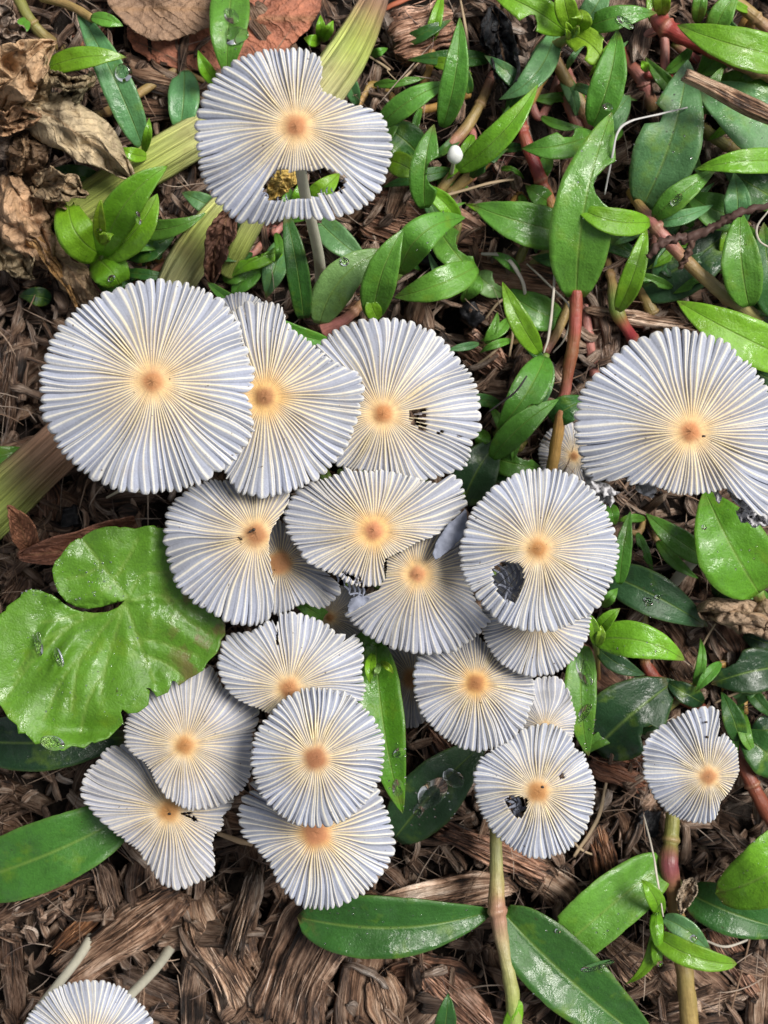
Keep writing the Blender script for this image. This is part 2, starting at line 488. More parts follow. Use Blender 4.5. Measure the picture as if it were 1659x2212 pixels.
def chip_label(o, tone, me):
    x, y, z = o.location
    kz = (D - z) / D
    u, v = x / (U * kz) + 829.5, 1106 - y / (U * kz)
    L = max(w.co.x for w in me.vertices) - min(w.co.x for w in me.vertices)
    size = 'small' if L < 0.0135 else ('medium' if L < 0.022 else 'long')
    a = math.degrees(o.rotation_euler.z) % 180
    way = 'lying level' if a < 20 or a > 160 else ('standing upright' if 70 < a < 110 else ('slanting up right' if a < 90 else 'slanting up left'))
    for mu, mv, nm in sorted(MARKS, key=lambda q: math.hypot(q[0] - u, q[1] - v)):
        dx, dy = u - mu, v - mv
        w = 'beneath' if math.hypot(dx, dy) < 60 else ('below' if dy > abs(dx) * 2 else 'above' if -dy > abs(dx) * 2 else 'right of' if dx > abs(dy) * 2 else 'left of' if -dx > abs(dy) * 2 else ('lower right of' if dx > 0 else 'lower left of') if dy > 0 else ('upper right of' if dx > 0 else 'upper left of'))
        t = f'{size} {tone} wood chip {way} {w} the {nm}'
        if t not in USED:
            USED.add(t)
            return t

def scatter_chips():
    rg = random.Random(21)
    base = []
    for i in range(34):
        L = rg.choice([9, 12, 15, 18, 22, 27, 33]) * 0.001 * rg.uniform(0.85, 1.2)
        W = L * rg.uniform(0.14, 0.42); W = min(W, 0.0085)
        base.append(chip_mesh(rg, L, W, rg.uniform(0.0012, 0.0036), 14, 12, rg.uniform(-0.15, 0.15), rg.uniform(-0.1, 0.08), rg.uniform(-0.8, 0.8)))
    for i in range(290):
        o = link('wood_chip', base[i % len(base)])
        o.location = (rg.uniform(-0.085, 0.085), rg.uniform(-0.112, 0.112), rg.uniform(-0.003, 0.0052))
        o.rotation_euler = (rg.uniform(-0.9, 0.9), rg.uniform(-0.3, 0.3), rg.uniform(0, 2 * math.pi))
        tname, tcol = rg.choice(TONE_W)
        o.color = rgb(tcol)
        tag(o, chip_label(o, tname, o.data), 'wood chip', 'loose chips of the wood mulch')
    # what is too small to pick apart
    Vs, Fs, Gs, Rs = [], [], [], []
    n = 0
    small = [chip_geo(rg, rg.uniform(0.003, 0.011), rg.uniform(0.0007, 0.0026), rg.uniform(0.0005, 0.0014), 6, 7,
                      rg.uniform(-0.2, 0.2), rg.uniform(-0.15, 0.1), rg.uniform(-1, 1)) for _ in range(40)]
    for i in range(11000):
        V, F, G = small[i % 40]
        M = (Matrix.Rotation(rg.uniform(0, 6.283), 3, 'Z') @ Matrix.Rotation(rg.gauss(0, 0.3), 3, 'Y') @ Matrix.Rotation(rg.uniform(-1, 1), 3, 'X'))
        far = i > 5400
        x, y = (rg.uniform(-0.3, 0.3), rg.uniform(-0.32, 0.32)) if far else (rg.uniform(-0.09, 0.09), rg.uniform(-0.118, 0.118))
        V = V * 1.8 if far and max(abs(x) - .085, abs(y) - .115) > 0 else V
        W = V @ np.array(M).T + np.array([x, y, rg.uniform(-0.003, 0.0068)])
        Vs.append(W); Gs.append(G + i * 0.013)
        Rs.append(np.full(len(V), rg.random()))
        Fs += [tuple(v + n for v in f) for f in F]
        n += len(V)
    o = link('mulch_fragments', mesh('mulch_fragments', np.vstack(Vs), Fs, M_WOOD,
             {'gco': ('FLOAT_VECTOR', np.vstack(Gs)), 'rnd': ('FLOAT', np.concatenate(Rs))}))
    o['kind'] = 'stuff'; o['label'] = 'small splinters and crumbs of brown wood mulch'
    # thin loose fibres
    Vs, Fs, Cs = [], [], []
    n = 0
    for i in range(3000):
        L = rg.choice([1, 1, 1, 2]) * rg.uniform(0.003, 0.0085); r = rg.uniform(0.00005, 0.00016)
        a = rg.uniform(0, 6.283); k = rg.gauss(0, 60)
        x, y, z = rg.uniform(-0.088, 0.088), rg.uniform(-0.114, 0.114), rg.uniform(0.001, 0.0085)
        tz = rg.gauss(0, 0.12)
        c = rg.choice([(0.36, 0.26, 0.19), (0.28, 0.18, 0.12), (0.14, 0.09, 0.065), (0.42, 0.33, 0.26), (0.18, 0.13, 0.11)])
        for q in range(6):
            t = q / 5
            rr = r * (1 - 0.7 * abs(2 * t - 1) ** 2)
            for w in range(3):
                an = w * 2.094
                Vs.append((x - math.sin(a) * math.cos(an) * rr, y + math.cos(a) * math.cos(an) * rr, z + math.sin(an) * rr))
                Cs.append((*c, 1))
            if q < 5:
                for w in range(3):
                    w2 = (w + 1) % 3
                    Fs.append((n + q * 3 + w, n + q * 3 + w2, n + q * 3 + 3 + w2, n + q * 3 + 3 + w))
            a += k * L / 5
            x += math.cos(a) * L / 5; y += math.sin(a) * L / 5; z += tz * L / 5 - 0.0002 * abs(t - .5)
        n += 18
    o = link('mulch_fibres', mesh('mulch_fibres', Vs, Fs, M_STRAW, {'Col': ('FLOAT_COLOR', Cs)}))
    o['kind'] = 'stuff'; o['label'] = 'fine loose fibres and rootlets strewn over the wood mulch'
scatter_chips()

W_ = wood
W_((128, 2118), (400, 1922), 84, 5, 6, 'dark brown fibrous log splinter slanting above the bottom left mushroom cap', BROWN, m=52, ns=48, twist=.2, split=.1)
W_((425, 1925), (575, 2200), 135, 4, 4, 'broad flat tan slab of wood right of the two slanting pale stems', TAN, m=52, ns=44, split=.08)
W_((720, 1900), (585, 2200), 175, 7, 5, 'largest grey brown weathered chunk of wood below the fan shaped cap pair', GREYW, m=68, ns=54, bend=.12, split=.12)
W_((560, 1860), (500, 2075), 42, 5, 8, 'narrow grey knife shaped sliver pointing up beside the lowest fan cap', (0.8, 0.8, 0.78), m=36, split=.25)
W_((780, 1965), (1110, 1905), 70, 4, 4, 'layered pale wood slab lying behind the long dark green leaf', TAN, m=48, ns=44)
W_((930, 1778), (1190, 1890), 46, 4, 6, 'straight split stick running under the hole bitten cap towards the hairy stem', PINKW, m=36)
W_((815, 2090), (850, 2235), 75, 4, 4, 'upright pale splintered chip at the bottom edge beneath the dark leaf', TAN, m=44, split=.25)
W_((900, 2070), (1060, 2225), 70, 4, 3, 'reddish brown shredded slab right of the upright splintered chip', PINKW, m=40)
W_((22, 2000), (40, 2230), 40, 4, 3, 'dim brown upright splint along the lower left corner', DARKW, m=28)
W_((215, 1850), (270, 2055), 56, 4, 3.5, 'pale grey tipped slat standing between the two pale bent stems', GREYW, m=36)
W_((-20, 1985), (205, 1870), 46, 3, 4, 'frayed brown strip under the broad green blade at lower left', BROWN, m=32)
W_((110, 2062), (225, 1955), 34, 3, 5, 'thin reddish splint crossing the left bent stem', (0.95, 0.72, 0.5), m=28)
W_((1285, 1770), (1315, 1905), 52, 4, 5, 'short frayed wood block below the hole bitten cap', (1.0, 0.74, 0.55), m=40, split=.25)
W_((1090, 1830), (1250, 1960), 62, 4, 4, 'grey brown stranded strip right of the hairy stem', TAN, m=44)
W_((1300, 2020), (1450, 2160), 66, 4, 3, 'tan fibrous strip between the big dark leaf and the yellow green bud', TAN, m=44)
W_((1380, 2200), (1650, 2120), 50, 3, 2, 'greyish strip near the lower right corner behind the olive stem', GREYW, m=32)
W_((1520, 1985), (1640, 2150), 62, 3, 3, 'pale pinkish wood flake under the dark leaf at lower right', PINKW, m=36)
W_((840, 95), (985, 45), 105, 5, 5, 'broad weathered wood block at the top right of the torn stalk', PINKW, m=52, ns=44)
W_((775, 465), (1045, 525), 115, 5, 3, 'wide striped wood slab showing between the leaves right of the top cap stem', PINKW, m=60, ns=48, split=.1)
W_((1295, 600), (1312, 800), 58, 3.5, 3, 'flat grey wood strip standing between the two red stems', (0.78, 0.76, 0.76), m=40)
W_((1255, 672), (1510, 708), 24, 2, 6, 'slim tan splint lying across behind the red stems', TAN, m=24)
W_((1000, 735), (1085, 800), 70, 4, 4, 'pinkish frayed chip right of the slit marked cap', PINKW, m=40, split=.3)
W_((1020, 640), (1110, 690), 60, 4, 4, 'brown chip with dark burnt end above the slit marked cap', BROWN, m=36)
W_((240, 20), (170, 110), 62, 4, 3, 'reddish bark chip beside the long wet leaf at upper left', (0.95, 0.62, 0.5), m=36)
W_((1400, 1330), (1500, 1490), 110, 5, 2, 'crumbly brown wood lump right of the bright green shoot', BROWN, m=48, split=.2)
W_((1290, 1590), (1400, 1640), 60, 3, 4, 'reddish brown splint under the smallest right hand cap', (0.95, 0.6, 0.45), m=32)
W_((1255, 1640), (1395, 1700), 40, 3, 5, 'wet red brown strip joining the two lower right caps', (0.85, 0.5, 0.36), m=32)
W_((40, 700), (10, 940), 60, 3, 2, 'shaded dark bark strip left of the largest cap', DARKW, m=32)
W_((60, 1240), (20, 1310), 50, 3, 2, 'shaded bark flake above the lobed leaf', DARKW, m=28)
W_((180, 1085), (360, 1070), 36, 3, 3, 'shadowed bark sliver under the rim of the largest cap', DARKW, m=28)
W_((1475, 160), (1700, 268), 33, 2.6, 27, 'straight pale broken twig with dark stains lying on leaves at upper right', (1.45, 1.35, 1.2), m=28, twist=.1, split=.05, name='twig', cat='twig', rough=.5, sway=.008)
W_((930, 1560), (1000, 1640), 70, 4, 4, 'fibrous pinkish chip in the gap beside the dark wet leaf', PINKW, m=44, split=.25)
for i, (a, b, w, lb) in enumerate([((905, 545), (960, 575), 42, 'black charred lump between arching leaves'),
                                   ((935, 500), (975, 505), 26, 'small black charred flake on the striped slab'), ((1000, 655), (1040, 700), 40, 'black charred flake above the slit marked cap'),
                                   ((1370, 1770), (1420, 1800), 55, 'black charred crumb left of the magenta stem joint'), ((150, 1090), (160, 1140), 30, 'black flake beside the curled red brown leaf')]):
    o = W_(a, b, w, 4, 5, lb, m=12, ns=12, name='charred_bark', cat='charred bark', rough=2.0)
    o.data.materials[0] = M_CHAR

# ------------------------------------------------------------------ tubes
TUBES = []
def catmull(pts, n):
    pts = np.asarray(pts, float)
    p = np.vstack([2 * pts[0] - pts[1], pts, 2 * pts[-1] - pts[-2]])
    out = []
    segs = len(pts) - 1
    for k in range(n):
        f = k / (n - 1) * segs
        i = min(int(f), segs - 1)
        t = f - i
        a, b, c, d = p[i:i + 4]
        out.append(0.5 * ((2 * b) + (-a + c) * t + (2 * a - 5 * b + 4 * c - d) * t * t + (-a + 3 * b - 3 * c + d) * t ** 3))
    return np.array(out)

def tube(name, pts, rad, cols, mat, parent=None, n=None, jf=400, nodes=(), sides=12, flat=1.0, jit=0.0, groove=0.0, ragged=0.0):
    """pts: world points; rad: radii; cols: colours, one per point (or one for all)"""
    k = len(pts)
    rad = [rad] * k if isinstance(rad, (int, float)) else rad
    cols = [cols] * k if isinstance(cols[0], (int, float)) else cols
    q = catmull([(*p, r, *c) for p, r, c in zip(pts, rad, cols)], n or max(8, 6 * k))
    C = q[:, :3]; R = q[:, 3]; K = np.clip(q[:, 4:7], 0, 2)
    if nodes:
        f = np.linspace(0, 1, len(C))
        for c0 in nodes:
            g_ = np.exp(-((f - c0) / 0.02) ** 2)
            R = R * (1 + 0.22 * g_ - 0.10 * np.exp(-((f - c0 - .035) / 0.018) ** 2))
            K = K * (1 - 0.5 * g_[:, None]) + 0.5 * g_[:, None] * np.array([0.34, 0.19, 0.11])
    T = np.gradient(C, axis=0); T /= np.linalg.norm(T, axis=1)[:, None] + 1e-12
    up = np.array([0, 0, 1.0])
    ln = np.concatenate([[0], np.cumsum(np.linalg.norm(np.diff(C, axis=0), axis=1))])
    V, tc, cc = [], [], []
    rg = random.Random(int(abs(C[0, 0] * 1e5)) + k)
    gj = [1 + groove * (rg.uniform(-1, 1) if sides < 36 else (0.55 * rg.uniform(-1, 1) + (1 if q % 5 < 3 else -1.2))) for q in range(sides)]
    prev = None
    for i in range(len(C)):
        if prev is None:
            sd = np.cross(T[i], up if abs(T[i, 2]) < 0.9 else np.array([1.0, 0, 0]))
        else:
            sd = prev - T[i] * np.dot(prev, T[i])
        sd /= np.linalg.norm(sd) + 1e-12
        prev = sd
        nn = np.cross(sd, T[i])
        for j in range(sides):
            a = j / sides * 2 * math.pi
            r = R[i] * gj[j] * (1 + jit * mnoise.noise((ln[i] * jf, j * 0.7, 2.2)))
            V.append(C[i] + sd * math.cos(a) * r + nn * math.sin(a) * r * flat)
            if ragged and i in (0, len(C) - 1):
                V[-1] = V[-1] + T[i] * (1 if i else -1) * ragged * rg.uniform(-1, 1)
            tc.append((ln[i], math.cos(a), math.sin(a)))
            cc.append((*K[i], 1))
    F = []
    N = len(C)
    for i in range(N - 1):
        for j in range(sides):
            k2 = (j + 1) % sides
            F.append((i * sides + j, i * sides + k2, (i + 1) * sides + k2, (i + 1) * sides + j))
    for e, rev in ((0, True), (N - 1, False)):
        ring = [e * sides + j for j in range(sides)]
        V.append(C[e] + T[e] * (0.5 * R[e] * (1 if e else -1) if not ragged else 0)); tc.append((ln[e], 0, 0)); cc.append((*K[e], 1))
        ci = len(V) - 1
        for j in range(sides):
            a, b = ring[j], ring[(j + 1) % sides]
            F.append((b, a, ci) if rev else (a, b, ci))
    return link(name, mesh(name, V, F, mat, {'tc': ('FLOAT_VECTOR', tc), 'Col': ('FLOAT_COLOR', cc)}), parent)

RED, PINK, TANS, OLIVE, GRN, ORNG, RUST = (0.30, 0.055, 0.045), (0.42, 0.17, 0.14), (0.33, 0.22, 0.085), (0.20, 0.19, 0.05), (0.16, 0.26, 0.05), (0.42, 0.24, 0.07), (0.20, 0.055, 0.03)

def stem(parent, path, wpx, cols, name='stem', **k):
    """path: (u, v, z mm)"""
    pts = [P(u, v, z * 0.001) for u, v, z in path]
    wp = wpx if isinstance(wpx, (list, tuple)) else [wpx] * len(path)
    rad = [w * 0.5 * U * (D - p[2]) / D for w, p in zip(wp, pts)]
    L = sum(math.dist(a[:2], b[:2]) for a, b in zip(path, path[1:]))
    if L > 120 and name == 'stem':
        k.setdefault('nodes', [rnd.uniform(.12, .45), rnd.uniform(.55, .9)] if L > 200 else [rnd.uniform(.25, .75)])
        k.setdefault('n', 90)
    return tube(name, pts, rad, cols, M_STEM, parent, jit=0.16, **k)

# ------------------------------------------------------------------ leaves
LEAF_PTS = []
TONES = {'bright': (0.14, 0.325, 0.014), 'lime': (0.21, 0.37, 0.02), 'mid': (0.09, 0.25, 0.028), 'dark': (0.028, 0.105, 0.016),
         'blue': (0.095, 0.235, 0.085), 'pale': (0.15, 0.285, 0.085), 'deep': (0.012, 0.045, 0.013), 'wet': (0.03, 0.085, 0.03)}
PROF = {'lance': (0.58, 0.95), 'oval': (0.54, 0.86), 'taper': (0.25, 1.05), 'blade': (0.32, 0.5), 'obov': (0.85, 0.5)}

def leaf(parent, base, tip, w, z0, z1, tone='mid', bend=0, arch=3.0, fold=0.24, prof='lance', roll=0, cut=1.0, bites=(), crumple=0.0, dry=False, name='leaf', curl=0.0, stub=True, ns=26, nt=10, twist=0.0, label=None, wave=0.05):
    rg = random.Random(int(base[0] * 7 + tip[1] * 13 + w))
    b = np.array(base, float); t = np.array(tip, float)
    dv = t - b
    pr = np.array([-dv[1], dv[0]]) / (np.linalg.norm(dv) + 1e-9)
    c = (b + t) / 2 + pr * bend * 2
    S = np.linspace(0, 1, ns) * cut
    a0, a1 = PROF[prof]
    ss = np.linspace(0.001, 1, 200)
    mx = ((ss + 0.02) ** a0 * np.clip(1 - ss, 0, 1) ** a1).max()
    V, LV = [], []
    tt = np.linspace(-1, 1, nt + 1)
    sd = rg.uniform(0, 50)
    for i, s in enumerate(S):
        p = (1 - s) ** 2 * b + 2 * s * (1 - s) * c + s * s * t
        d = 2 * (1 - s) * (c - b) + 2 * s * (t - c)
        d /= np.linalg.norm(d) + 1e-9
        q = np.array([-d[1], d[0]])
        half = 0.5 * w * (1 if dry or w > 118 else 0.9) * ((s + 0.02) ** a0 * max(1 - s, 0) ** a1) / mx
        zm = (z0 + (z1 - z0) * s + arch * 4 * s * (1 - s)) * 0.001
        hmm = half * U * (D - zm) / D
        for x in tt:
            hf = 1.0
            for (s0, s1, side, dep) in bites:
                if side * x > 0 and s0 < s < s1:
                    f = math.sin((s - s0) / (s1 - s0) * math.pi) ** 0.5
                    hf = min(hf, 1 - dep * f * (0.9 + 0.25 * rg.random()))
            y = x * hf * (1 + (0.035 * mnoise.noise((s * 7, x, sd)) + 0.02 * mnoise.noise((s * 31, x * 3, sd))) * min(1, 1.5 * abs(x)))
            rl = math.radians(roll + twist * (s - 0.5))
            jag = 1.0
            uv = p + q * y * half * math.cos(rl)
            if cut < 1 and i == ns - 1:
                uv = uv + d * rg.uniform(-0.10, 0.05) * w
            z = zm + y * hmm * math.sin(rl) + fold * abs(y) * hmm - curl * (abs(y) ** 2) * hmm
            z += wave * hmm * y * math.sin(s * 9 + sd + (2 if x > 0 else 0))
            z += 0.10 * hmm * mnoise.noise((s * 6, y * 2, sd)) + 0.03 * hmm * mnoise.noise((s * 17, y * 4, sd))
            if crumple:
                z += crumple * 0.001 * (1.3 * mnoise.noise((s * 4 + sd, y * 1.6, 1.0)) - 1.3 * abs(mnoise.noise((s * 7 + sd, y * 2.6, 2.0))) + 0.35 * mnoise.noise((s * 18 + sd, y * 6, 2.0)))
                uv = uv + q * crumple * 5.0 * mnoise.noise((s * 5, y * 2 + sd, 5.0)) + d * crumple * 3.5 * mnoise.noise((s * 7, y * 2 + sd, 9.0))
            V.append(P(uv[0], uv[1], z))
            LV.append((s, y, sd))
    n = nt + 1
    idx = np.arange(ns * n).reshape(ns, n)
    F = np.stack([idx[:-1, :-1], idx[:-1, 1:], idx[1:, 1:], idx[1:, :-1]], -1).reshape(-1, 4)
    V = np.array(V)
    f0 = F[len(F) // 2]
    if np.cross(V[f0[1]] - V[f0[0]], V[f0[2]] - V[f0[0]])[2] < 0:
        F = F[:, ::-1]
    me = mesh(name, V, F, M_DRY if dry else M_LEAF, {'lv': ('FLOAT_VECTOR', LV)})
    o = link(name, me, parent)
    md = o.modifiers.new('thickness', 'SOLIDIFY'); md.thickness = 0.00022; md.offset = -1
    cl = TONES[tone] if isinstance(tone, str) else tone
    k = rg.uniform(0.88, 1.12)
    o.color = rgb((cl[0] * k * rg.uniform(.9, 1.1), cl[1] * k, cl[2] * k))
    if label: o['label'] = label
    LEAF_PTS.append((V, me))
    if stub and not dry:
        e = V[idx[0, nt // 2]]
        d2 = np.array(P(*(b - dv / np.linalg.norm(dv) * 14), max(z0 - 5, 0.5) * 0.001))
        d3 = np.array([d2[0], d2[1], -0.002])
        pc = tube('petiole', [e + (0, 0, -0.0001), d2, d3], 0.0006, [GRN, OLIVE, OLIVE], M_STEM, o, n=10, sides=6)
    return o

def plant(label, u, v, cat='plant', name='creeping_plant', group=None):
    return empty(name, P(u, v, 0), label, cat, group)

# upper left
p = plant('creeping plant with a long drooping dark leaf carrying a big round drop at upper left', 300, 330)
leaf(p, (308, 318), (160, 5), 76, 10, 14, 'blue', bend=8, arch=4, prof='oval')
leaf(p, (196, 38), (266, 56), 34, 18, 19, 'mid', bend=-4, arch=1)
leaf(p, (95, 150), (274, 124), 56, 17, 20, 'bright', bend=-14, arch=3, fold=.1)
leaf(p, (310, 330), (322, 254), 22, 10, 16, 'bright', bend=2, stub=False)
leaf(p, (318, 338), (258, 318), 34, 11, 15, 'bright', bend=-5, stub=False)
leaf(p, (60, 40), (35, 75), 34, 8, 10, 'mid')
stem(p, [(30, -20, 8), (70, 50, 8), (110, 90, 6), (150, 118, 2)], 24, [OLIVE, OLIVE, TANS, TANS])
stem(p, [(90, -5, 10), (150, 12, 14), (200, 40, 17)], 18, TANS)
stem(p, [(380, 152, 5), (335, 180, 6), (250, 232, 6), (170, 262, 3)], [20, 19, 22, 22], TANS)
p = plant('glossy light green leaf rosette with an upright furled centre beside crumpled dead leaves', 218, 545)
leaf(p, (222, 552), (362, 358), 92, 14, 26, 'bright', bend=-26, arch=5, fold=.35, prof='oval', roll=-10)
leaf(p, (226, 556), (340, 418), 84, 13, 20, 'bright', bend=14, arch=3, fold=.1, prof='oval', stub=False)
leaf(p, (214, 548), (148, 428), 96, 14, 16, 'bright', bend=-22, arch=7, fold=-.1, prof='blade', cut=.93, stub=False)
leaf(p, (222, 528), (218, 432), 30, 20, 32, 'lime', bend=-6, arch=2, fold=.6, stub=False)
leaf(p, (222, 530), (246, 506), 22, 21, 24, 'lime', bend=-6, arch=2, fold=.5, stub=False)
leaf(p, (214, 520), (222, 500), 26, 22, 26, 'lime', bend=5, arch=1, fold=.4, stub=False)
leaf(p, (204, 555), (262, 625), 92, 9, 11, 'bright', bend=-8, arch=5, fold=-.05, prof='blade', cut=.9, stub=False)
leaf(p, (310, 498), (449, 456), 50, 10, 14, 'mid', bend=12, arch=3, prof='taper')
leaf(p, (225, 402), (98, 372), 52, 6, 6, 'dark', bend=10)
leaf(p, (270, 548), (378, 508), 62, 6, 7, 'dark', bend=6)
leaf(p, (300, 580), (200, 640), 56, 5, 5, 'dark', bend=6)
leaf(p, (110, 650), (40, 640), 46, 5, 5, 'deep', bend=6)
leaf(p, (130, 410), (170, 360), 46, 5, 6, 'dark')
stem(p, [(222, 556, 12), (240, 570, 7), (290, 600, 3)], 14, [GRN, OLIVE, TANS])
p = plant('upright leaf holding a long pool of water over the red brown dead leaf', 490, 150)
leaf(p, (505, -60), (490, 168), 96, 10, 15, 'mid', bend=4, arch=6, prof='oval')
leaf(p, (472, 184), (428, 108), 34, 9, 16, 'bright', bend=-6, fold=.4)
leaf(p, (398, 152), (385, 300), 76, 7, 7, 'blue', bend=-4, arch=3, prof='oval', bites=[(.0, .1, 1, .4)])
stem(p, [(480, 190, 5), (430, 170, 5), (398, 150, 6)], 12, TANS)
p = plant('tiny bright green sprout right of the red brown dead leaf', 690, 92, 'sprout', 'sprout')
leaf(p, (692, 92), (656, 82), 30, 8, 11, 'bright'); leaf(p, (694, 90), (692, 32), 26, 8, 13, 'bright', stub=False)
leaf(p, (696, 90), (720, 44), 26, 8, 14, 'bright', stub=False); leaf(p, (720, 100), (740, 78), 28, 5, 6, 'mid')
leaf(p, (800, 120), (838, 104), 22, 4, 6, 'mid')
# around the stem of the top cap
p = plant('leafy clump around the foot of the top mushroom stem', 700, 660)
leaf(p, (705, 738), (448, 610), 44, 16, 20, 'mid', bend=-20, arch=3, fold=.35, prof='blade', roll=20)
leaf(p, (656, 688), (618, 462), 54, 12, 20, 'dark', bend=4, arch=4, prof='blade', fold=.2)
leaf(p, (682, 470), (800, 568), 66, 6, 8, 'blue', bend=6, arch=3)
leaf(p, (690, 700), (835, 540), 92, 11, 16, 'pale', bend=-30, arch=4, prof='oval')
leaf(p, (806, 690), (872, 494), 82, 16, 26, 'mid', bend=-14, arch=4, fold=.25)
leaf(p, (818, 690), (800, 640), 40, 17, 20, 'bright', bend=-4, arch=1, stub=False)
leaf(p, (862, 592), (1006, 470), 86, 14, 15, 'mid', bend=-34, arch=9, fold=.1, prof='oval')
leaf(p, (1030, 575), (852, 642), 78, 13, 12, 'mid', bend=-8, arch=5, prof='oval')
leaf(p, (945, 492), (1030, 598), 82, 7, 9, 'mid', bend=4, bites=[(.25, .7, -1, .7)])
leaf(p, (1030, 590), (1000, 655), 66, 8, 5, 'mid', bend=4, bites=[(.4, .9, 1, .6)])
leaf(p, (1030, 590), (1096, 640), 60, 7, 5, 'pale', bend=4, bites=[(.3, .8, -1, .5)])
leaf(p, (610, 545), (500, 598), 48, 9, 9, 'bright', bend=12, bites=[(.1, .7, 1, .8)])
leaf(p, (612, 520), (575, 645), 62, 5, 5, 'blue', bend=2)
leaf(p, (560, 560), (500, 645), 58, 5, 6, 'mid', bend=2)
leaf(p, (660, 440), (735, 372), 52, 10, 12, 'bright', bend=2)
leaf(p, (640, 460), (655, 385), 44, 8, 12, 'bright', bend=2)
leaf(p, (620, 470), (622, 400), 38, 8, 10, 'mid', bend=2)
leaf(p, (470, 452), (392, 415), 46, 7, 8, 'blue')
leaf(p, (480, 600), (545, 590), 40, 6, 6, 'mid')
stem(p, [(700, 712, 10), (745, 690, 12), (790, 650, 12), (830, 630, 10), (865, 590, 12)], [34, 24, 20, 18, 14], [PINK, PINK, TANS, GRN, GRN])
# right of the top cap
p = plant('plant with a narrow upright pointed leaf over broad woody chips right of the top cap', 1000, 290)
leaf(p, (818, 275), (975, 178), 58, 13, 16, 'mid', bend=-14, arch=5, prof='oval')
leaf(p, (956, 275), (993, 36), 64, 14, 22, 'mid', bend=10, arch=4, fold=.3)
leaf(p, (1060, 128), (880, 130), 42, 7, 8, 'dark', bend=4)
stem(p, [(1065, 160, 4), (1040, 220, 6), (1008, 275, 7), (975, 315, 7)], [20, 22, 24, 30], [PINK, TANS, TANS, PINK])
p = plant('trailing plant with a notched leaf and a long curved leaf beside the white button', 950, 445)
leaf(p, (918, 450), (938, 268), 72, 14, 19, 'mid', bend=-10, arch=4, bites=[(.22, .62, 1, .85)], prof='oval')
leaf(p, (990, 368), (1162, 182), 66, 11, 19, 'bright', bend=14, arch=4, roll=10)
leaf(p, (905, 335), (820, 268), 92, 7, 8, 'dark', bend=6)
leaf(p, (835, 345), (908, 384), 60, 9, 12, 'bright', bend=-6)
leaf(p, (975, 368), (826, 404), 34, 6, 6, 'dark', bend=3)
leaf(p, (1010, 335), (1028, 318), 22, 8, 9, 'mid')
stem(p, [(1195, 100, 8), (1160, 190, 9), (1110, 262, 9), (1055, 342, 8), (990, 402, 7), (938, 460, 4)], 24, [TANS, ORNG, ORNG, ORNG, TANS, TANS])
stem(p, [(1000, 352, 6), (960, 400, 7), (925, 445, 4)], 22, TANS)
# top right rosette
p = plant('yellow green rosette with nibbled leaves near the top right', 1230, 75)
leaf(p, (1222, 70), (1052, -22), 82, 16, 18, 'bright', bend=10, arch=4, bites=[(.28, .5, -1, .7)])
leaf(p, (1235, 62), (1215, -40), 56, 18, 24, 'lime', bend=-4, arch=3)
leaf(p, (1262, 62), (1420, 28), 58, 17, 19, 'mid', bend=-10, arch=4, bites=[(.02, .2, -1, .6)])
leaf(p, (1224, 72), (1312, 168), 72, 16, 17, 'lime', bend=-22, arch=3, bites=[(.25, .5, 1, .7), (.5, .72, -1, .6), (.75, .98, 1, .8)], prof='blade')
leaf(p, (1198, 68), (1078, 215), 62, 9, 12, 'blue', bend=-26, arch=5)
leaf(p, (1190, 80), (1118, 200), 46, 7, 7, 'dark', bend=-4)
leaf(p, (1255, 55), (1312, -40), 62, 9, 10, 'blue', bend=6)
leaf(p, (1248, 60), (1250, 20), 50, 17, 20, 'lime', bend=8, stub=False)
for a, b, w in [((1230, 82), (1222, 48), 20), ((1226, 80), (1250, 56), 20), ((1238, 78), (1246, 54), 18), ((1228, 84), (1220, 62), 16)]:
    leaf(p, a, b, w, 20, 26, 'lime', bend=3, arch=1, fold=.5, stub=False)
stem(p, [(1232, 80, 16), (1195, 108, 9), (1218, 165, 8), (1250, 215, 8), (1278, 275, 7)], [16, 26, 26, 26, 24], [GRN, TANS, TANS, TANS, PINK])
stem(p, [(1215, 185, 5), (1232, 230, 6), (1253, 280, 6)], 28, PINK)
p = plant('plant with a broad overhanging dark leaf and a nibbled side leaf on a pink stem', 1345, 150)
leaf(p, (1280, 272), (1334, 62), 84, 14, 18, 'mid', bend=10, arch=4, prof='oval')
leaf(p, (1282, 290), (1126, 320), 68, 12, 14, 'mid', bend=-10, arch=4, bites=[(.2, .45, 1, .6)])
leaf(p, (1285, 275), (1362, 205), 78, 9, 9, 'blue', bend=4, arch=3)
leaf(p, (1345, 280), (1290, 300), 40, 8, 8, 'mid')
stem(p, [(1340, 105, 5), (1358, 135, 6), (1385, 170, 7), (1395, 195, 6), (1412, 235, 4)], 27, [RED, RUST, PINK, PINK, TANS])
stem(p, [(1395, 160, 9), (1425, 164, 8), (1450, 170, 6)], 18, RED)
leaf(p, (1400, 155), (1386, 130), 22, 10, 13, 'bright', stub=False)
p = plant('plant with the longest broad leaf, bitten near its tip, on an upright dark red stem', 1245, 640)
leaf(p, (1245, 642), (1322, 242), 134, 15, 22, 'mid', bend=-20, arch=6, fold=.14, prof='oval', bites=[(.50, .74, 1, .75)])
leaf(p, (1246, 505), (1020, 442), 106, 11, 14, 'mid', bend=-8, arch=5, prof='oval')
leaf(p, (1190, 440), (1135, 400), 50, 7, 7, 'mid')
leaf(p, (1185, 330), (1170, 395), 34, 6, 7, 'mid')
stem(p, [(1245, 628, 15), (1241, 720, 14), (1228, 800, 13), (1218, 860, 12), (1206, 930, 11), (1190, 1025, 9)], [29, 28, 26, 25, 26, 26], [RED, RED, RUST, (0.33, .11, .08), ORNG, ORNG], nodes=[.62])
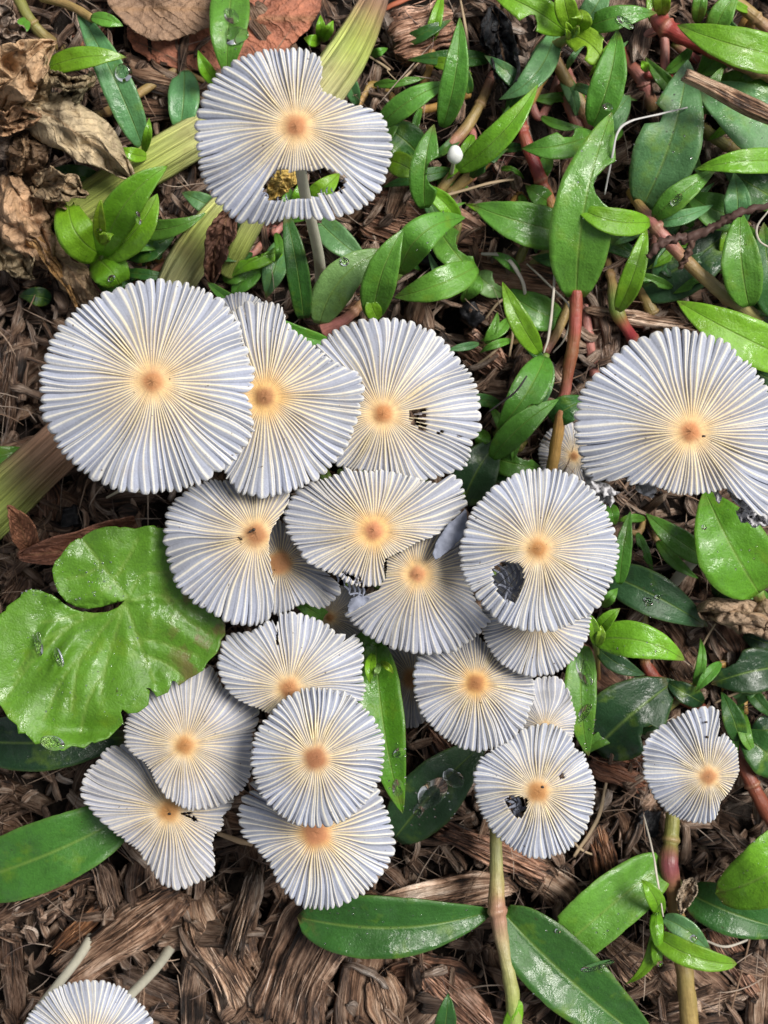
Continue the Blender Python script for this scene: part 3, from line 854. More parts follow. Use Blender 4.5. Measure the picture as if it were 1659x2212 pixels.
stem(p, [(1118, 235, 8), (1138, 310, 9), (1165, 380, 9), (1198, 460, 7)], [22, 26, 27, 24], [RED, RED, RED, ORNG])
stem(p, [(1262, 660, 5), (1273, 740, 5), (1285, 810, 3)], 22, PINK)
stem(p, [(1230, 655, 8), (1205, 715, 8), (1178, 760, 8)], 20, [TANS, TANS, PINK])
p = plant('plant with four leaves spreading from one pink joint at right', 1405, 474)
leaf(p, (1404, 480), (1236, 440), 66, 20, 22, 'bright', bend=-16, arch=4, fold=.25)
leaf(p, (1412, 472), (1548, 366), 58, 18, 19, 'mid', bend=-6, arch=4)
leaf(p, (1416, 480), (1542, 442), 36, 17, 16, 'blue', bend=6)
leaf(p, (1334, 672), (1396, 484), 54, 13, 19, 'bright', bend=8, arch=4, fold=.3)
stem(p, [(1362, 415, 8), (1385, 450, 14), (1408, 475, 17), (1440, 518, 17), (1500, 580, 15), (1560, 632, 14), (1640, 690, 9)], [20, 22, 28, 28, 28, 30, 28], [ORNG, TANS, PINK, PINK, TANS, (0.34, .27, .13), OLIVE])
stem(p, [(1310, 555, 4), (1322, 610, 7), (1330, 664, 9), (1350, 705, 8), (1380, 750, 4)], [18, 20, 30, 26, 24], [TANS, TANS, GRN, RED, RED])
p = plant('plant with a broad veined oval leaf bitten on its left side', 1390, 440)
leaf(p, (1388, 446), (1486, 128), 138, 12, 16, 'blue', bend=16, arch=5, prof='oval', bites=[(.52, .68, -1, .5)])
leaf(p, (1760, 350), (1500, 188), 150, 12, 17, 'blue', bend=14, arch=4, prof='oval')
stem(p, [(1478, 245, 6), (1540, 295, 8), (1605, 335, 5)], 25, [TANS, OLIVE, TANS])
leaf(p, (1545, 180), (1665, 160), 46, 6, 6, 'mid')
p = plant('leafy mass with wet glossy leaves along the right edge below the broken twig', 1640, 480)
leaf(p, (1720, 350), (1502, 366), 62, 20, 22, 'bright', bend=10, arch=4)
leaf(p, (1605, 472), (1480, 412), 86, 11, 13, 'mid', bend=-10, arch=3)
leaf(p, (1590, 490), (1585, 372), 66, 14, 16, 'blue', bend=6, arch=4)
leaf(p, (1690, 440), (1560, 360), 90, 8, 8, 'dark')
leaf(p, (1372, 622), (1602, 472), 128, 5, 6, 'wet', bend=16, arch=3, prof='oval')
leaf(p, (1618, 662), (1600, 455), 98, 14, 17, 'mid', bend=-8, arch=4, prof='oval')
leaf(p, (1690, 690), (1650, 480), 100, 10, 12, 'dark', bend=-8, arch=4)
leaf(p, (1670, 700), (1560, 640), 80, 7, 7, 'dark')
leaf(p, (1480, 580), (1400, 560), 60, 5, 5, 'deep')
stem(p, [(1620, 664, 8), (1612, 640, 10), (1600, 560, 8)], 16, OLIVE)
p = plant('plant with a thick dark red stem and bright leaves in the top right corner', 1440, 40)
leaf(p, (1740, 130), (1462, 53), 100, 19, 20, 'bright', bend=-10, arch=5, prof='oval')
leaf(p, (1536, 85), (1600, -30), 56, 9, 12, 'mid', bend=-6)
leaf(p, (1578, 60), (1502, 168), 76, 8, 7, 'mid', bend=-12, arch=3)
leaf(p, (1505, 50), (1520, -40), 36, 10, 13, 'mid')
leaf(p, (1430, 35), (1428, -40), 44, 12, 16, 'lime')
leaf(p, (1690, 150), (1580, 190), 60, 6, 7, 'mid')
stem(p, [(1420, 30, 10), (1440, 60, 12), (1530, 102, 13), (1600, 135, 12), (1690, 172, 10)], [44, 38, 36, 36, 34], [PINK, RED, RED, PINK, TANS])
stem(p, [(1550, -20, 8), (1600, 12, 9), (1680, 80, 9)], 26, [PINK, TANS, PINK])
stem(p, [(1455, 95, 5), (1480, 112, 6), (1505, 130, 4)], 18, [GRN, PINK, RED])
p = plant('broad bright leaf pointing to the red stems above the large right cap', 1680, 770)
leaf(p, (1740, 790), (1462, 650), 112, 14, 18, 'bright', bend=-6, arch=5, prof='oval')
leaf(p, (1700, 780), (1600, 700), 90, 8, 8, 'mid')
leaf(p, (1690, 830), (1600, 790), 80, 5, 5, 'dark')
stem(p, [(1372, 600, 3), (1402, 660, 6), (1432, 725, 4)], [22, 26, 26], [TANS, TANS, (0.25, 0.16, 0.07)])
p = plant('cluster of pointed leaves at a stem joint left of the large right cap', 1178, 770)
leaf(p, (1166, 764), (1085, 608), 54, 14, 19, 'bright', bend=-6, arch=4, fold=.3)
leaf(p, (1216, 690), (1090, 620), 84, 7, 7, 'mid', bend=-12, bites=[(.5, .7, -1, .5)])
leaf(p, (1178, 770), (1070, 935), 84, 13, 13, 'mid', bend=-10, arch=5, bites=[(.48, .7, -1, .45)])
leaf(p, (1182, 776), (1158, 895), 46, 11, 10, 'blue', bend=-4)
leaf(p, (1062, 990), (1208, 862), 64, 12, 16, 'mid', bend=-10, arch=4)
leaf(p, (1190, 908), (1272, 862), 68, 10, 10, 'dark', bend=-5)
leaf(p, (1060, 985), (1170, 1010), 68, 6, 6, 'mid', bend=5, bites=[(.4, .8, -1, .5)])
leaf(p, (1000, 1090), (1082, 948), 108, 6, 7, 'wet', bend=-10, arch=4, prof='oval')
leaf(p, (1050, 930), (1030, 965), 40, 6, 7, 'mid')
leaf(p, (1060, 1010), (1120, 1030), 60, 4, 4, 'dark')
stem(p, [(1180, 768, 11), (1168, 800, 7), (1120, 900, 4), (1070, 960, 4)], 15, [GRN, PINK, TANS, PINK])
# right of the cluster
p = plant('bright green shoot with a wide pointed leaf right of the cap stack', 1280, 1380)
leaf(p, (1284, 1382), (1480, 1427), 88, 26, 28, 'bright', bend=-20, arch=4, prof='oval', fold=.1)
leaf(p, (1284, 1372), (1340, 1314), 36, 28, 33, 'bright', bend=-4, arch=2, fold=.4, stub=False)
leaf(p, (1286, 1392), (1272, 1326), 28, 28, 34, 'bright', bend=4, arch=2, fold=.5, stub=False)
leaf(p, (1290, 1395), (1298, 1350), 22, 28, 32, 'lime', bend=4, arch=2, fold=.5, stub=False)
leaf(p, (1292, 1400), (1394, 1458), 46, 14, 14, 'wet', bend=8)
leaf(p, (1262, 1395), (1272, 1634), 78, 20, 19, 'mid', bend=12, arch=4, prof='oval')
stem(p, [(1284, 1384, 26), (1290, 1420, 12), (1292, 1480, 4)], 12, [GRN, OLIVE, RUST])
p = plant('dark wet leaf with a bright blade above it, tucked beside the round holed cap', 1330, 1250)
leaf(p, (1308, 1238), (1530, 1354), 104, 9, 10, 'wet', bend=-6, arch=5, prof='oval')
leaf(p, (1338, 1262), (1362, 1104), 44, 16, 18, 'mid', bend=-3, arch=3)
leaf(p, (1318, 1090), (1330, 1135), 34, 8, 8, 'mid'); leaf(p, (1300, 1310), (1335, 1270), 30, 12, 14, 'mid')
stem(p, [(1388, 1325, 5), (1395, 1400, 5), (1398, 1440, 5), (1440, 1490, 6), (1520, 1532, 4)], [22, 24, 26, 26, 24], [TANS, OLIVE, RUST, RUST, RUST])
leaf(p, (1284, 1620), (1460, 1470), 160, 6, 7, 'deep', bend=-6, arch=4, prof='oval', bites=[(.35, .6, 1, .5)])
p = plant('big bright oval leaf and smaller pointed leaf growing right of the holed cap', 1635, 1280)
leaf(p, (1640, 1282), (1522, 1058), 160, 17, 18, (0.085, 0.245, 0.014), bend=-6, arch=5, prof='oval')
leaf(p, (1538, 1212), (1394, 1108), 62, 11, 13, 'mid', bend=-6, arch=3)
leaf(p, (1545, 1290), (1600, 1235), 66, 5, 6, 'deep'); leaf(p, (1660, 1290), (1560, 1275), 40, 6, 6, 'mid')
stem(p, [(1636, 1276, 16), (1648, 1310, 11), (1672, 1350, 8)], 26, [GRN, PINK, PINK])
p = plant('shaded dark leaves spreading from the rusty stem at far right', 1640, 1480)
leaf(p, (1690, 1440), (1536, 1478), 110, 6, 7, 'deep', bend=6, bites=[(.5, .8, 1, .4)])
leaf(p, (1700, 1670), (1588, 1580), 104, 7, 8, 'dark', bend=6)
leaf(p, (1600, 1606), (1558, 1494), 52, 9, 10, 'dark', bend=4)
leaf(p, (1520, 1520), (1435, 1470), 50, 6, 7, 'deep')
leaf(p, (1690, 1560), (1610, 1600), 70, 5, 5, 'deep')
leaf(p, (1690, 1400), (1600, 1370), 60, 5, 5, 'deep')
stem(p, [(1585, 1610, 6), (1612, 1668, 8), (1640, 1725, 8), (1670, 1780, 7)], 30, RUST)
# lower right
p = plant('olive stemmed plant with a magenta joint, a cut off leaf and a curled young shoot', 1450, 1865)
leaf(p, (1434, 1866), (1120, 2140), 124, 11, 8, 'mid', bend=8, arch=5, prof='blade', cut=.62, fold=.3)
leaf(p, (1426, 1978), (1384, 1900), 42, 15, 19, 'bright', bend=8, arch=3)
leaf(p, (1432, 1982), (1536, 2058), 50, 15, 14, 'blue', bend=-8, arch=2, fold=.3)
leaf(p, (1418, 2022), (1592, 2082), 60, 17, 19, 'bright', bend=16, arch=3, fold=.2, prof='blade')
leaf(p, (1412, 2012), (1352, 2126), 30, 15, 12, 'bright', bend=-22, arch=2, fold=.4)
leaf(p, (1418, 1972), (1424, 2050), 34, 16, 18, 'bright', bend=2, arch=2, fold=-.5, prof='blade', stub=False)
leaf(p, (1420, 2030), (1422, 2092), 30, 16, 17, 'bright', bend=2, arch=2, fold=-.5, prof='blade', stub=False, cut=.9)
stem(p, [(1454, 1758, 9), (1449, 1820, 10), (1444, 1866, 12), (1455, 1930, 11), (1466, 2020, 10), (1480, 2110, 10), (1492, 2240, 9)], [32, 33, 42, 34, 34, 38, 40],
     [OLIVE, OLIVE, (0.20, 0.055, 0.06), (0.25, 0.15, 0.06), (0.30, 0.18, 0.07), (0.28, 0.2, 0.07), (0.3, 0.21, 0.07)])
stem(p, [(1440, 1860, 10), (1422, 1920, 12), (1418, 1990, 14), (1418, 2060, 13)], [24, 16, 14, 12], [(0.25, 0.04, 0.07), PINK, GRN, GRN])
p = plant('large fuzzy bright leaf over a dark one at the lower right edge', 1660, 1900)
leaf(p, (1480, 1925), (1720, 2012), 112, 8, 9, 'dark', bend=10, arch=4, prof='oval')
leaf(p, (1760, 1790), (1545, 1930), 150, 20, 15, 'bright', bend=-26, arch=6, prof='blade')
stem(p, [(1480, 1925, 8), (1462, 1900, 8), (1448, 1870, 9)], 16, OLIVE)
p = plant('hairy tan stemmed plant with two long dark glossy leaves along the bottom', 1075, 1970)
leaf(p, (1062, 1968), (642, 1980), 138, 15, 15, 'dark', bend=-30, arch=5, fold=.42, prof='obov', roll=6, stub=False)
leaf(p, (1086, 1970), (1440, 2282), 152, 15, 11, 'dark', bend=14, arch=3, fold=.4, prof='oval', stub=False)
leaf(p, (1110, 2050), (1145, 2120), 54, 6, 5, 'mid', bend=4)
st = stem(p, [(1070, 1770, 14), (1072, 1850, 15), (1073, 1925, 16), (1074, 1968, 17), (1086, 2040, 17), (1104, 2130, 18), (1114, 2240, 18)], [26, 28, 33, 40, 29, 31, 34],
     [(0.26, .22, .06), (0.32, .31, .12), (0.34, 0.26, 0.11), (0.36, .17, .13), (0.36, .29, .15), (0.30, .31, .10), (0.18, .30, .05)], nodes=[.5])
leaf(p, (1098, 2235), (1122, 2160), 44, 18, 19, 'bright', bend=0, arch=1, fold=-.6, prof='blade', stub=False)
# fine hairs on that stem
Vh, Fh, Ch = [], [], []
rg = random.Random(4)
path = catmull([(*P(u, v, z * .001),) for u, v, z in [(1070, 1770, 14), (1072, 1850, 15), (1073, 1925, 16), (1074, 1968, 17), (1086, 2040, 17), (1104, 2130, 18), (1114, 2240, 18)]], 200)
for i in range(420):
    c = path[rg.randrange(70, 199)]
    a = rg.choice([-1, 1]) * rg.uniform(0.5, 1.1)
    d = Vector((a, rg.uniform(-.5, .5), rg.uniform(-.3, .8))).normalized()
    b0 = Vector(c) + d * 0.0011; e = Vector(c) + d * rg.uniform(0.0019, 0.0026)
    w = Vector((0, 1, 0.3)) * 0.00004
    k = len(Vh)
    Vh += [b0 - w, b0 + w, b0 + d.cross(w), e]; Ch += [(0.6, 0.55, 0.45, 1)] * 4
    Fh += [(k, k + 1, k + 3), (k + 1, k + 2, k + 3), (k + 2, k, k + 3)]
h = link('hairs', mesh('hairs', Vh, Fh, M_STRAW, {'Col': ('FLOAT_COLOR', Ch)}), st); h['kind'] = 'stuff'
p = plant('single dark leaf tip rising at the bottom edge left of the hairy stem', 962, 2225)
leaf(p, (955, 2260), (968, 2146), 52, 8, 14, 'dark', bend=2)
p = plant('wide green blade passing under the torn fan cap at lower left', -20, 1870)
leaf(p, (-70, 1905), (300, 1745), 150, 15, 17, (0.05, 0.155, 0.02), bend=14, arch=5, fold=.28, prof='blade')
leaf(p, (-60, 1600), (285, 1588), 124, 14, 14, 'deep', bend=10, arch=3, prof='oval')
stem(p, [(-60, 1895, 13), (-90, 1890, 5), (-110, 1880, -1)], 18, OLIVE)
p = plant('plant with a tall upright leaf and dark wet leaf rising between the cap groups', 815, 1400)
leaf(p, (812, 1384), (870, 1758), 106, 26, 28, (0.075, 0.22, 0.012), bend=12, arch=5, prof='oval', fold=.42)
leaf(p, (800, 1392), (770, 1560), 64, 22, 20, (0.09, 0.25, 0.012), bend=-10, arch=3, fold=.2)
leaf(p, (718, 1344), (620, 1282), 40, 24, 27, 'mid', bend=-2, arch=2)
leaf(p, (770, 1375), (835, 1400), 60, 24, 24, 'mid', bend=4)
leaf(p, (806, 1412), (800, 1478), 26, 30, 33, 'bright', bend=4, fold=.5, stub=False)
leaf(p, (822, 1430), (850, 1456), 16, 31, 33, 'lime', bend=-3, fold=.5, stub=False)
leaf(p, (818, 1432), (806, 1462), 14, 31, 34, 'pale', bend=-3, fold=.5, stub=False)
leaf(p, (852, 1812), (1052, 1600), 132, 9, 12, 'wet', bend=-8, arch=5, prof='oval', fold=.1)
stem(p, [(814, 1386, 26), (818, 1430, 16), (822, 1500, 4)], 16, [GRN, GRN, OLIVE])
p = plant('green leaf tip showing left of the thick dry stalk by the left edge', -10, 990)
leaf(p, (-60, 1000), (62, 968), 56, 6, 6, 'mid', bend=4)
p = plant('small leaf edge under the two joined caps at upper centre', 640, 740)
leaf(p, (640, 735), (700, 742), 30, 12, 12, 'bright')

UNDER = random.Random(31)
def undergrowth(label, regs):
    for (lb, u0, v0, u1, v1, n) in regs:
        p = plant(lb, (u0 + u1) / 2, (v0 + v1) / 2, name='small_creeping_plant')
        pts = []
        for i in range(n):
            u, v = UNDER.uniform(u0, u1), UNDER.uniform(v0, v1)
            a = UNDER.uniform(0, 6.28); L = UNDER.uniform(60, 135)
            z = UNDER.uniform(4.5, 9)
            leaf(p, (u, v), (u + L * math.cos(a), v + L * math.sin(a)), L * UNDER.uniform(.2, .36), z, z + UNDER.uniform(-1, 3), UNDER.choice(['mid', 'dark', 'blue', 'mid', 'bright']),
                 bend=UNDER.uniform(-12, 12), arch=UNDER.uniform(1, 4), fold=UNDER.uniform(.1, .5), roll=UNDER.uniform(-15, 15), stub=i > 0,
                 bites=[(.3, .6, UNDER.choice([-1, 1]), .6)] if UNDER.random() < .3 else [])
            pts.append((u, v, z - 2))
        if len(pts) > 1:
            pts.sort(key=lambda q: q[0] + .3 * q[1])
            stem(p, pts, UNDER.choice([14, 18, 20]), UNDER.choice([TANS, PINK, OLIVE, ORNG]))
undergrowth('', [('low tangle of small leaves right of the white button', 1000, 260, 1180, 420, 7), ('low leaves between the two red stems at the top right', 1120, 130, 1300, 260, 7),
    ('small leaves under the stained twig', 1420, 190, 1640, 330, 7), ('small leaves beneath the four leaved joint', 1300, 480, 1480, 640, 6), ('dense small leaves at the right edge above the bright leaf', 1500, 540, 1659, 660, 6),
    ('small leaves around the arching leaves right of the top cap', 860, 380, 1020, 660, 8), ('small leaves left of the leaf joint cluster', 1050, 820, 1180, 980, 4), ('small leaves in the top right corner', 1480, 0, 1650, 150, 6),
    ('low leaves left of the yellow green rosette', 860, 20, 1060, 240, 5), ('small leaves under the longest bitten leaf', 1120, 440, 1300, 620, 6), ('small shaded leaves beside the lone small cap', 1300, 1480, 1500, 1640, 4),
    ('small leaves under the top cap', 480, 430, 660, 600, 6), ('small leaves behind the glossy rosette', 230, 420, 420, 620, 5), ('small leaves under the large right cap rim', 1290, 1060, 1420, 1200, 4), ('narrow leaves in front of the striped wood slab', 1060, 420, 1220, 560, 5), ('small leaves between slit marked cap and leaf joint', 1010, 640, 1130, 800, 5), ('low leaves left of the veined oval leaf', 1280, 60, 1440, 200, 5), ('small leaves above the withered flower stalk', 1430, 380, 1640, 520, 6), ('small leaves under the torn stalk end', 760, 180, 920, 320, 4), ('small shaded leaves along the right edge below the lobed roll', 1540, 1400, 1650, 1560, 5)])

# ------------------------------------------------------------------ sheets cut to an outline
def poly_sheet(name, pts, zf, mat, parent=None, step=9, seed=0, lvf=None, color=None, thick=0.00025):
    rg = random.Random(seed)
    pts = [Vector((x, -y)) for x, y in pts]
    n = len(pts)
    xs = [p.x for p in pts]; ys = [p.y for p in pts]
    inner = []
    def inside(x, y):
        c = False; j = n - 1
        for i in range(n):
            if (ys[i] > y) != (ys[j] > y) and x < (xs[j] - xs[i]) * (y - ys[i]) / (ys[j] - ys[i]) + xs[i]: c = not c
            j = i
        return c
    x = min(xs)
    while x < max(xs):
        y = min(ys)
        while y < max(ys):
            px, py = x + rg.uniform(-.3, .3) * step, y + rg.uniform(-.3, .3) * step
            if inside(px, py): inner.append(Vector((px, py)))
            y += step
        x += step
    r = delaunay_2d_cdt(pts + inner, [], [list(range(n))], 1, 1e-4)
    co, fs = r[0], r[2]
    U_ = np.array([c.x for c in co]); V_ = np.array([-c.y for c in co])
    Z = zf(U_, V_) * 0.001
    W = PN(U_, V_, Z)
    F = []
    for f in fs:
        a, b, c = (W[i] for i in f[:3])
        F.append(tuple(f) if np.cross(b - a, c - a)[2] > 0 else tuple(reversed(f)))
    lv = lvf(U_, V_) if lvf else np.stack([U_ / 300, np.full(len(U_), .5), np.full(len(U_), seed * .37)], -1)
    me = mesh(name, W, F, mat, {'lv': ('FLOAT_VECTOR', lv)})
    o = link(name, me, parent)
    md = o.modifiers.new('thickness', 'SOLIDIFY'); md.thickness = thick; md.offset = -1
    if color: o.color = rgb(color)
    LEAF_PTS.append((W, me))
    return o

def nz(U_, V_, sc, seed):
    return np.array([mnoise.noise((u * sc, v * sc, seed)) for u, v in zip(U_, V_)])

def dense(pts, k=5, amp=0.0, seed=1):
    """refine an outline with small teeth"""
    rg = random.Random(seed); out = []
    for i in range(len(pts)):
        a, b = pts[i], pts[(i + 1) % len(pts)]
        m = max(1, int(math.dist(a, b) / k))
        for j in range(m):
            t = j / m
            out.append((a[0] + (b[0] - a[0]) * t + rg.uniform(-amp, amp), a[1] + (b[1] - a[1]) * t + rg.uniform(-amp, amp)))
    return out

def T1(l): return [(x * 0.3638, 1097.2 + y * 0.3638) for x, y in l]
LOBED = T1([(745, 548), (680, 566), (600, 588), (520, 599), (450, 587), (390, 555), (345, 500), (320, 430), (309, 370), (325, 320), (362, 283), (374, 262), (420, 205), (470, 178), (480, 186), (510, 158), (560, 130), (620, 112),
            (690, 108), (712, 118), (740, 113), (800, 124), (860, 108), (915, 103), (935, 118), (985, 120), (1060, 200), (1100, 400), (1150, 545), (1170, 580), (1230, 600), (1295, 645), (1337, 690), (1335, 755), (1310, 785), (1312, 800), (1288, 862), (1240, 905), (1225, 925), (1205, 965),
            (1160, 993), (1120, 1012), (1060, 1055), (1042, 1030), (1022, 1025), (998, 1095), (930, 1122), (895, 1070), (862, 1066), (890, 1085), (880, 1170), (820, 1215), (760, 1222), (728, 1195), (716, 1215), (730, 1280), (690, 1318), (640, 1365), (560, 1392), (545, 1386), (500, 1425),
            (430, 1412), (412, 1420), (378, 1442), (290, 1422), (250, 1396), (212, 1404), (150, 1338), (108, 1340), (100, 1290), (50, 1250), (10, 1180), (-40, 1120), (-70, 950), (-40, 700), (0, 628), (34, 610), (40, 585), (120, 528), (130, 505), (182, 482), (240, 490), (318, 522), (368, 563), (428, 600), (490, 618), (560, 623), (640, 617), (700, 590)])
VEINS = [T1([(745, 560), (840, 830), (920, 1040)]), T1([(745, 560), (640, 900), (600, 1100)]), T1([(745, 560), (480, 900), (430, 1200)]), T1([(745, 560), (300, 760), (80, 1000)]), T1([(745, 555), (960, 520), (1200, 640)]),
         T1([(745, 545), (850, 400), (1000, 380)]), T1([(740, 580), (540, 620), (250, 680)]), T1([(750, 530), (600, 330), (500, 200)]), T1([(600, 340), (500, 400), (400, 420)]), T1([(680, 420), (760, 300), (820, 180)]), T1([(880, 880), (1000, 930), (1080, 1000)]), T1([(820, 780), (960, 800), (1180, 880)]), T1([(620, 960), (520, 1150), (480, 1330)]),
         T1([(560, 790), (380, 1000), (260, 1260)]), T1([(420, 700), (200, 900), (40, 1120)]), T1([(980, 530), (1080, 640), (1250, 760)])]
def vein_dist(U_, V_):
    d = np.full(len(U_), 1e9)
    for vn in VEINS:
        q = catmull(vn, 40)
        for i in range(39):
            a, b = q[i], q[i + 1]
            ab = b - a
            t = np.clip(((U_ - a[0]) * ab[0] + (V_ - a[1]) * ab[1]) / (ab @ ab), 0, 1)
            d = np.minimum(d, np.hypot(U_ - a[0] - t * ab[0], V_ - a[1] - t * ab[1]))
    return d
def lobed_z(U_, V_):
    d = vein_dist(U_, V_)
    bowl = ((U_ - 270) ** 2 + (V_ - 1300) ** 2) / 240 ** 2
    lobe = np.where((V_ < 1300) & (U_ > 100), 1.6, 0)
    fl = 1.4 * np.exp(-((V_ - 1345 - 0.1 * (U_ - 200)) / 26) ** 2) * (U_ < 140)
    ridg = 1.9 * np.exp(-((U_ - 95 + (V_ - 1380) * .55) / 15) ** 2) * np.exp(-((V_ - 1390) / 50) ** 2)
    ridg += 1.7 * np.exp(-((U_ - 132 + (V_ - 1420) * .55) / 13) ** 2) * np.exp(-((V_ - 1425) / 45) ** 2)
    edge = 1.8 * np.exp(-((V_ - 1575) / 22) ** 2) * np.exp(-((U_ - 190) / 90) ** 2)
    return 38.0 + 1.3 * bowl * (U_ < 330) - 0.7 * bowl * (U_ >= 330) + 0.7 * (1 - np.exp(-(d / 26) ** 2)) + 1.0 * nz(U_, V_, 0.009, 3.3) + 0.12 * nz(U_, V_, 0.045, 9) + ridg - edge + lobe * .6
def lobed_lv(U_, V_):
    d = vein_dist(U_, V_)
    return np.stack([U_ / 400, np.clip(d / 90, 0.0, 0.85), V_ / 400], -1)
p = plant('large round lobed leaf with scalloped edge, wet and glossy, left of the cap cluster', 275, 1300, 'leaf', 'lobed_leaf')
o = poly_sheet('blade', dense(LOBED, 9, 0.25, 3), lobed_z, M_LEAF, p, 7, 5, lobed_lv, (0.088, 0.215, 0.014))
stem(p, [(271, 1300, 38), (290, 1330, 34), (330, 1400, 16), (350, 1440, 0)], 16, [GRN, GRN, OLIVE, OLIVE], name='petiole')

# ------------------------------------------------------------------ dead leaves, stalks, straws
def dead(label, u, v): return empty('dead_leaf', P(u, v, 4e-3), label, 'dead leaf')
RB = (0.40, 0.155, 0.095)
p = dead('large flat red brown dead leaf with a dark spot behind the top cap', 470, 60)
PT = [(560, -60), (700, -40), (692, 20), (668, 62), (640, 88), (610, 118), (560, 140), (500, 150), (432, 152), (392, 150), (350, 140), (318, 130), (318, 124), (292, 110), (275, 82), (272, 62), (285, 50), (330, 64), (350, 40), (330, -40)]
poly_sheet('blade', dense(PT, 8, 1.6, 4), lambda a, b: 6.5 + 1.6 * nz(a, b, .014, 1) + .6 * nz(a, b, .06, 2) + 1.2 * np.exp(-((b - 70 + .1 * (a - 270)) / 16) ** 2), M_DRY, p, 10, 2,
           lambda a, b: np.stack([(a - 270) / 400, (b - 40) / 110, a * 0 + 3], -1), RB)
p = dead('dull tan dead leaf flap folded over the red brown leaf at the top', 350, 20)
PT = [(225, -50), (480, -40), (470, 50), (420, 72), (370, 86), (330, 88), (290, 68), (262, 42), (232, 8)]
poly_sheet('blade', dense(PT, 8, 1.6, 5), lambda a, b: 10 + 1.8 * nz(a, b, .018, 4) + .8 * nz(a, b, .06, 5), M_DRY, p, 10, 3,
           lambda a, b: np.stack([(a - 200) / 300, (b - 20) / 90, a * 0 + 5], -1), (0.30, 0.19, 0.125))
DT = (0.47, 0.335, 0.20)
def dleaf(label, *a, **k):
    k.setdefault('curl', -rnd.uniform(.3, 1.1) if k.get('fold', 0) > 0 else rnd.uniform(.3, .9))
    pr = dead(label, a[0][0], a[0][1])
    leaf(pr, *a, dry=True, name='blade', ns=56, nt=22, **k)
    return pr
dleaf('upper crumpled tan dead leaf with a pale folded tip at the left edge', (-40, 250), (120, 92), 120, 15, 20, DT, bend=-18, arch=6, crumple=4.3, fold=.4, prof='oval')
dleaf('pointed tan dead leaf fold hanging over the left edge', (20, 262), (95, 122), 96, 13, 24, (0.45, 0.31, 0.18), bend=10, arch=5, crumple=3.0, fold=-.5, prof='oval')
dleaf('grey brown twisted dead leaf scrap beside the round water drop', (70, 250), (200, 158), 52, 12, 17, (0.27, 0.21, 0.13), bend=16, arch=4, crumple=3.2, fold=.5, twist=60)
dleaf('small curled grey dead leaf scrap crossing the long wet leaf', (95, 160), (205, 172), 40, 20, 23, (0.26, 0.2, 0.12), bend=12, arch=3, crumple=2.7, fold=.6, twist=-60)
dleaf('long veined pale tan dead leaf drooping towards the green rosette', (40, 225), (292, 392), 112, 18, 15, (0.54, 0.415, 0.27), bend=-20, arch=7, crumple=2.4, fold=-.25, prof='oval')
dleaf('shaded folded dead leaf behind the long veined one', (120, 270), (268, 350), 66, 11, 11, (0.34, 0.24, 0.13), bend=-14, arch=4, crumple=2.7, fold=.3)
dleaf('rusty folded dead leaf bundle at the left edge', (-40, 282), (90, 250), 54, 17, 20, (0.40, 0.24, 0.14), bend=-5, arch=3, crumple=3.0, fold=.6, prof='blade')
dleaf('dark brown dead leaf hollow under the tan leaves', (40, 385), (70, 280), 84, 8, 13, (0.12, 0.075, 0.045), bend=6, arch=6, crumple=3.0, fold=.5, prof='blade')  # much darker brown than the leaves above it
dleaf('brown rolled dead leaf tongue left of the dark hollow', (30, 372), (50, 290), 44, 14, 17, (0.36, 0.23, 0.14), bend=6, arch=3, crumple=1.4, fold=-.7, prof='blade')
dleaf('grey pointed dead leaf reaching right to the green rosette', (70, 395), (190, 420), 66, 13, 18, (0.32, 0.24, 0.15), bend=-6, arch=5, crumple=2.7, fold=.3)
dleaf('ribbed dead leaf with raised midrib sweeping down the left edge', (20, 380), (128, 590), 108, 13, 10, (0.46, 0.32, 0.195), bend=18, arch=8, crumple=3.2, fold=-.4, prof='oval')
dleaf('tan dead leaf lobe tucked under the grey pointed one', (125, 405), (95, 490), 70, 10, 12, (0.33, 0.22, 0.13), bend=10, arch=4, crumple=3.2, fold=.4, prof='oval')
dleaf('wide rolled dead leaf ending just above the largest cap', (90, 520), (205, 668), 76, 9, 7, (0.36, 0.25, 0.155), bend=-8, arch=6, crumple=1.6, fold=-.7, prof='blade')
dleaf('thin curved tan dead leaf blade edge above the largest cap', (-20, 445), (168, 668), 40, 14, 8, (0.42, 0.25, 0.10), bend=-24, arch=5, crumple=1.0, fold=-.5, prof='taper')
dleaf('cupped grey dead leaf scrap at the left edge by the largest cap', (-50, 500), (70, 600), 100, 8, 9, (0.33, 0.24, 0.15), bend=-10, arch=5, crumple=3.0, fold=.3, prof='oval')
dleaf('small dead leaf curl in the left top corner', (-30, 20), (52, 78), 74, 8, 13, (0.30, 0.25, 0.2), bend=8, arch=4, crumple=2.6, fold=.4, prof='oval')
dleaf('rounded grey dead leaf flake on the left edge', (-40, 330), (36, 285), 62, 14, 15, (0.26, 0.2, 0.16), bend=6, arch=3, crumple=1.2, fold=-.3, prof='oval')
dleaf('red brown curled dead leaf with an upturned pointed tip above the lobed leaf', (296, 1132), (38, 1200), 64, 13, 17, (0.34, 0.15, 0.10), bend=-14, arch=4, crumple=1.2, fold=.8, prof='blade')
dleaf('upturned pointed end of a red brown dead leaf beside the thick stalk', (62, 1196), (17, 1092), 56, 14, 30, (0.36, 0.16, 0.095), bend=8, arch=2, crumple=.6, fold=.7, prof='lance')
dleaf('speckled curled dead leaf roll at the right edge', (1720, 1360), (1508, 1318), 74, 15, 15, (0.42, 0.28, 0.19), bend=10, arch=5, crumple=3.0, fold=-.8, prof='blade')
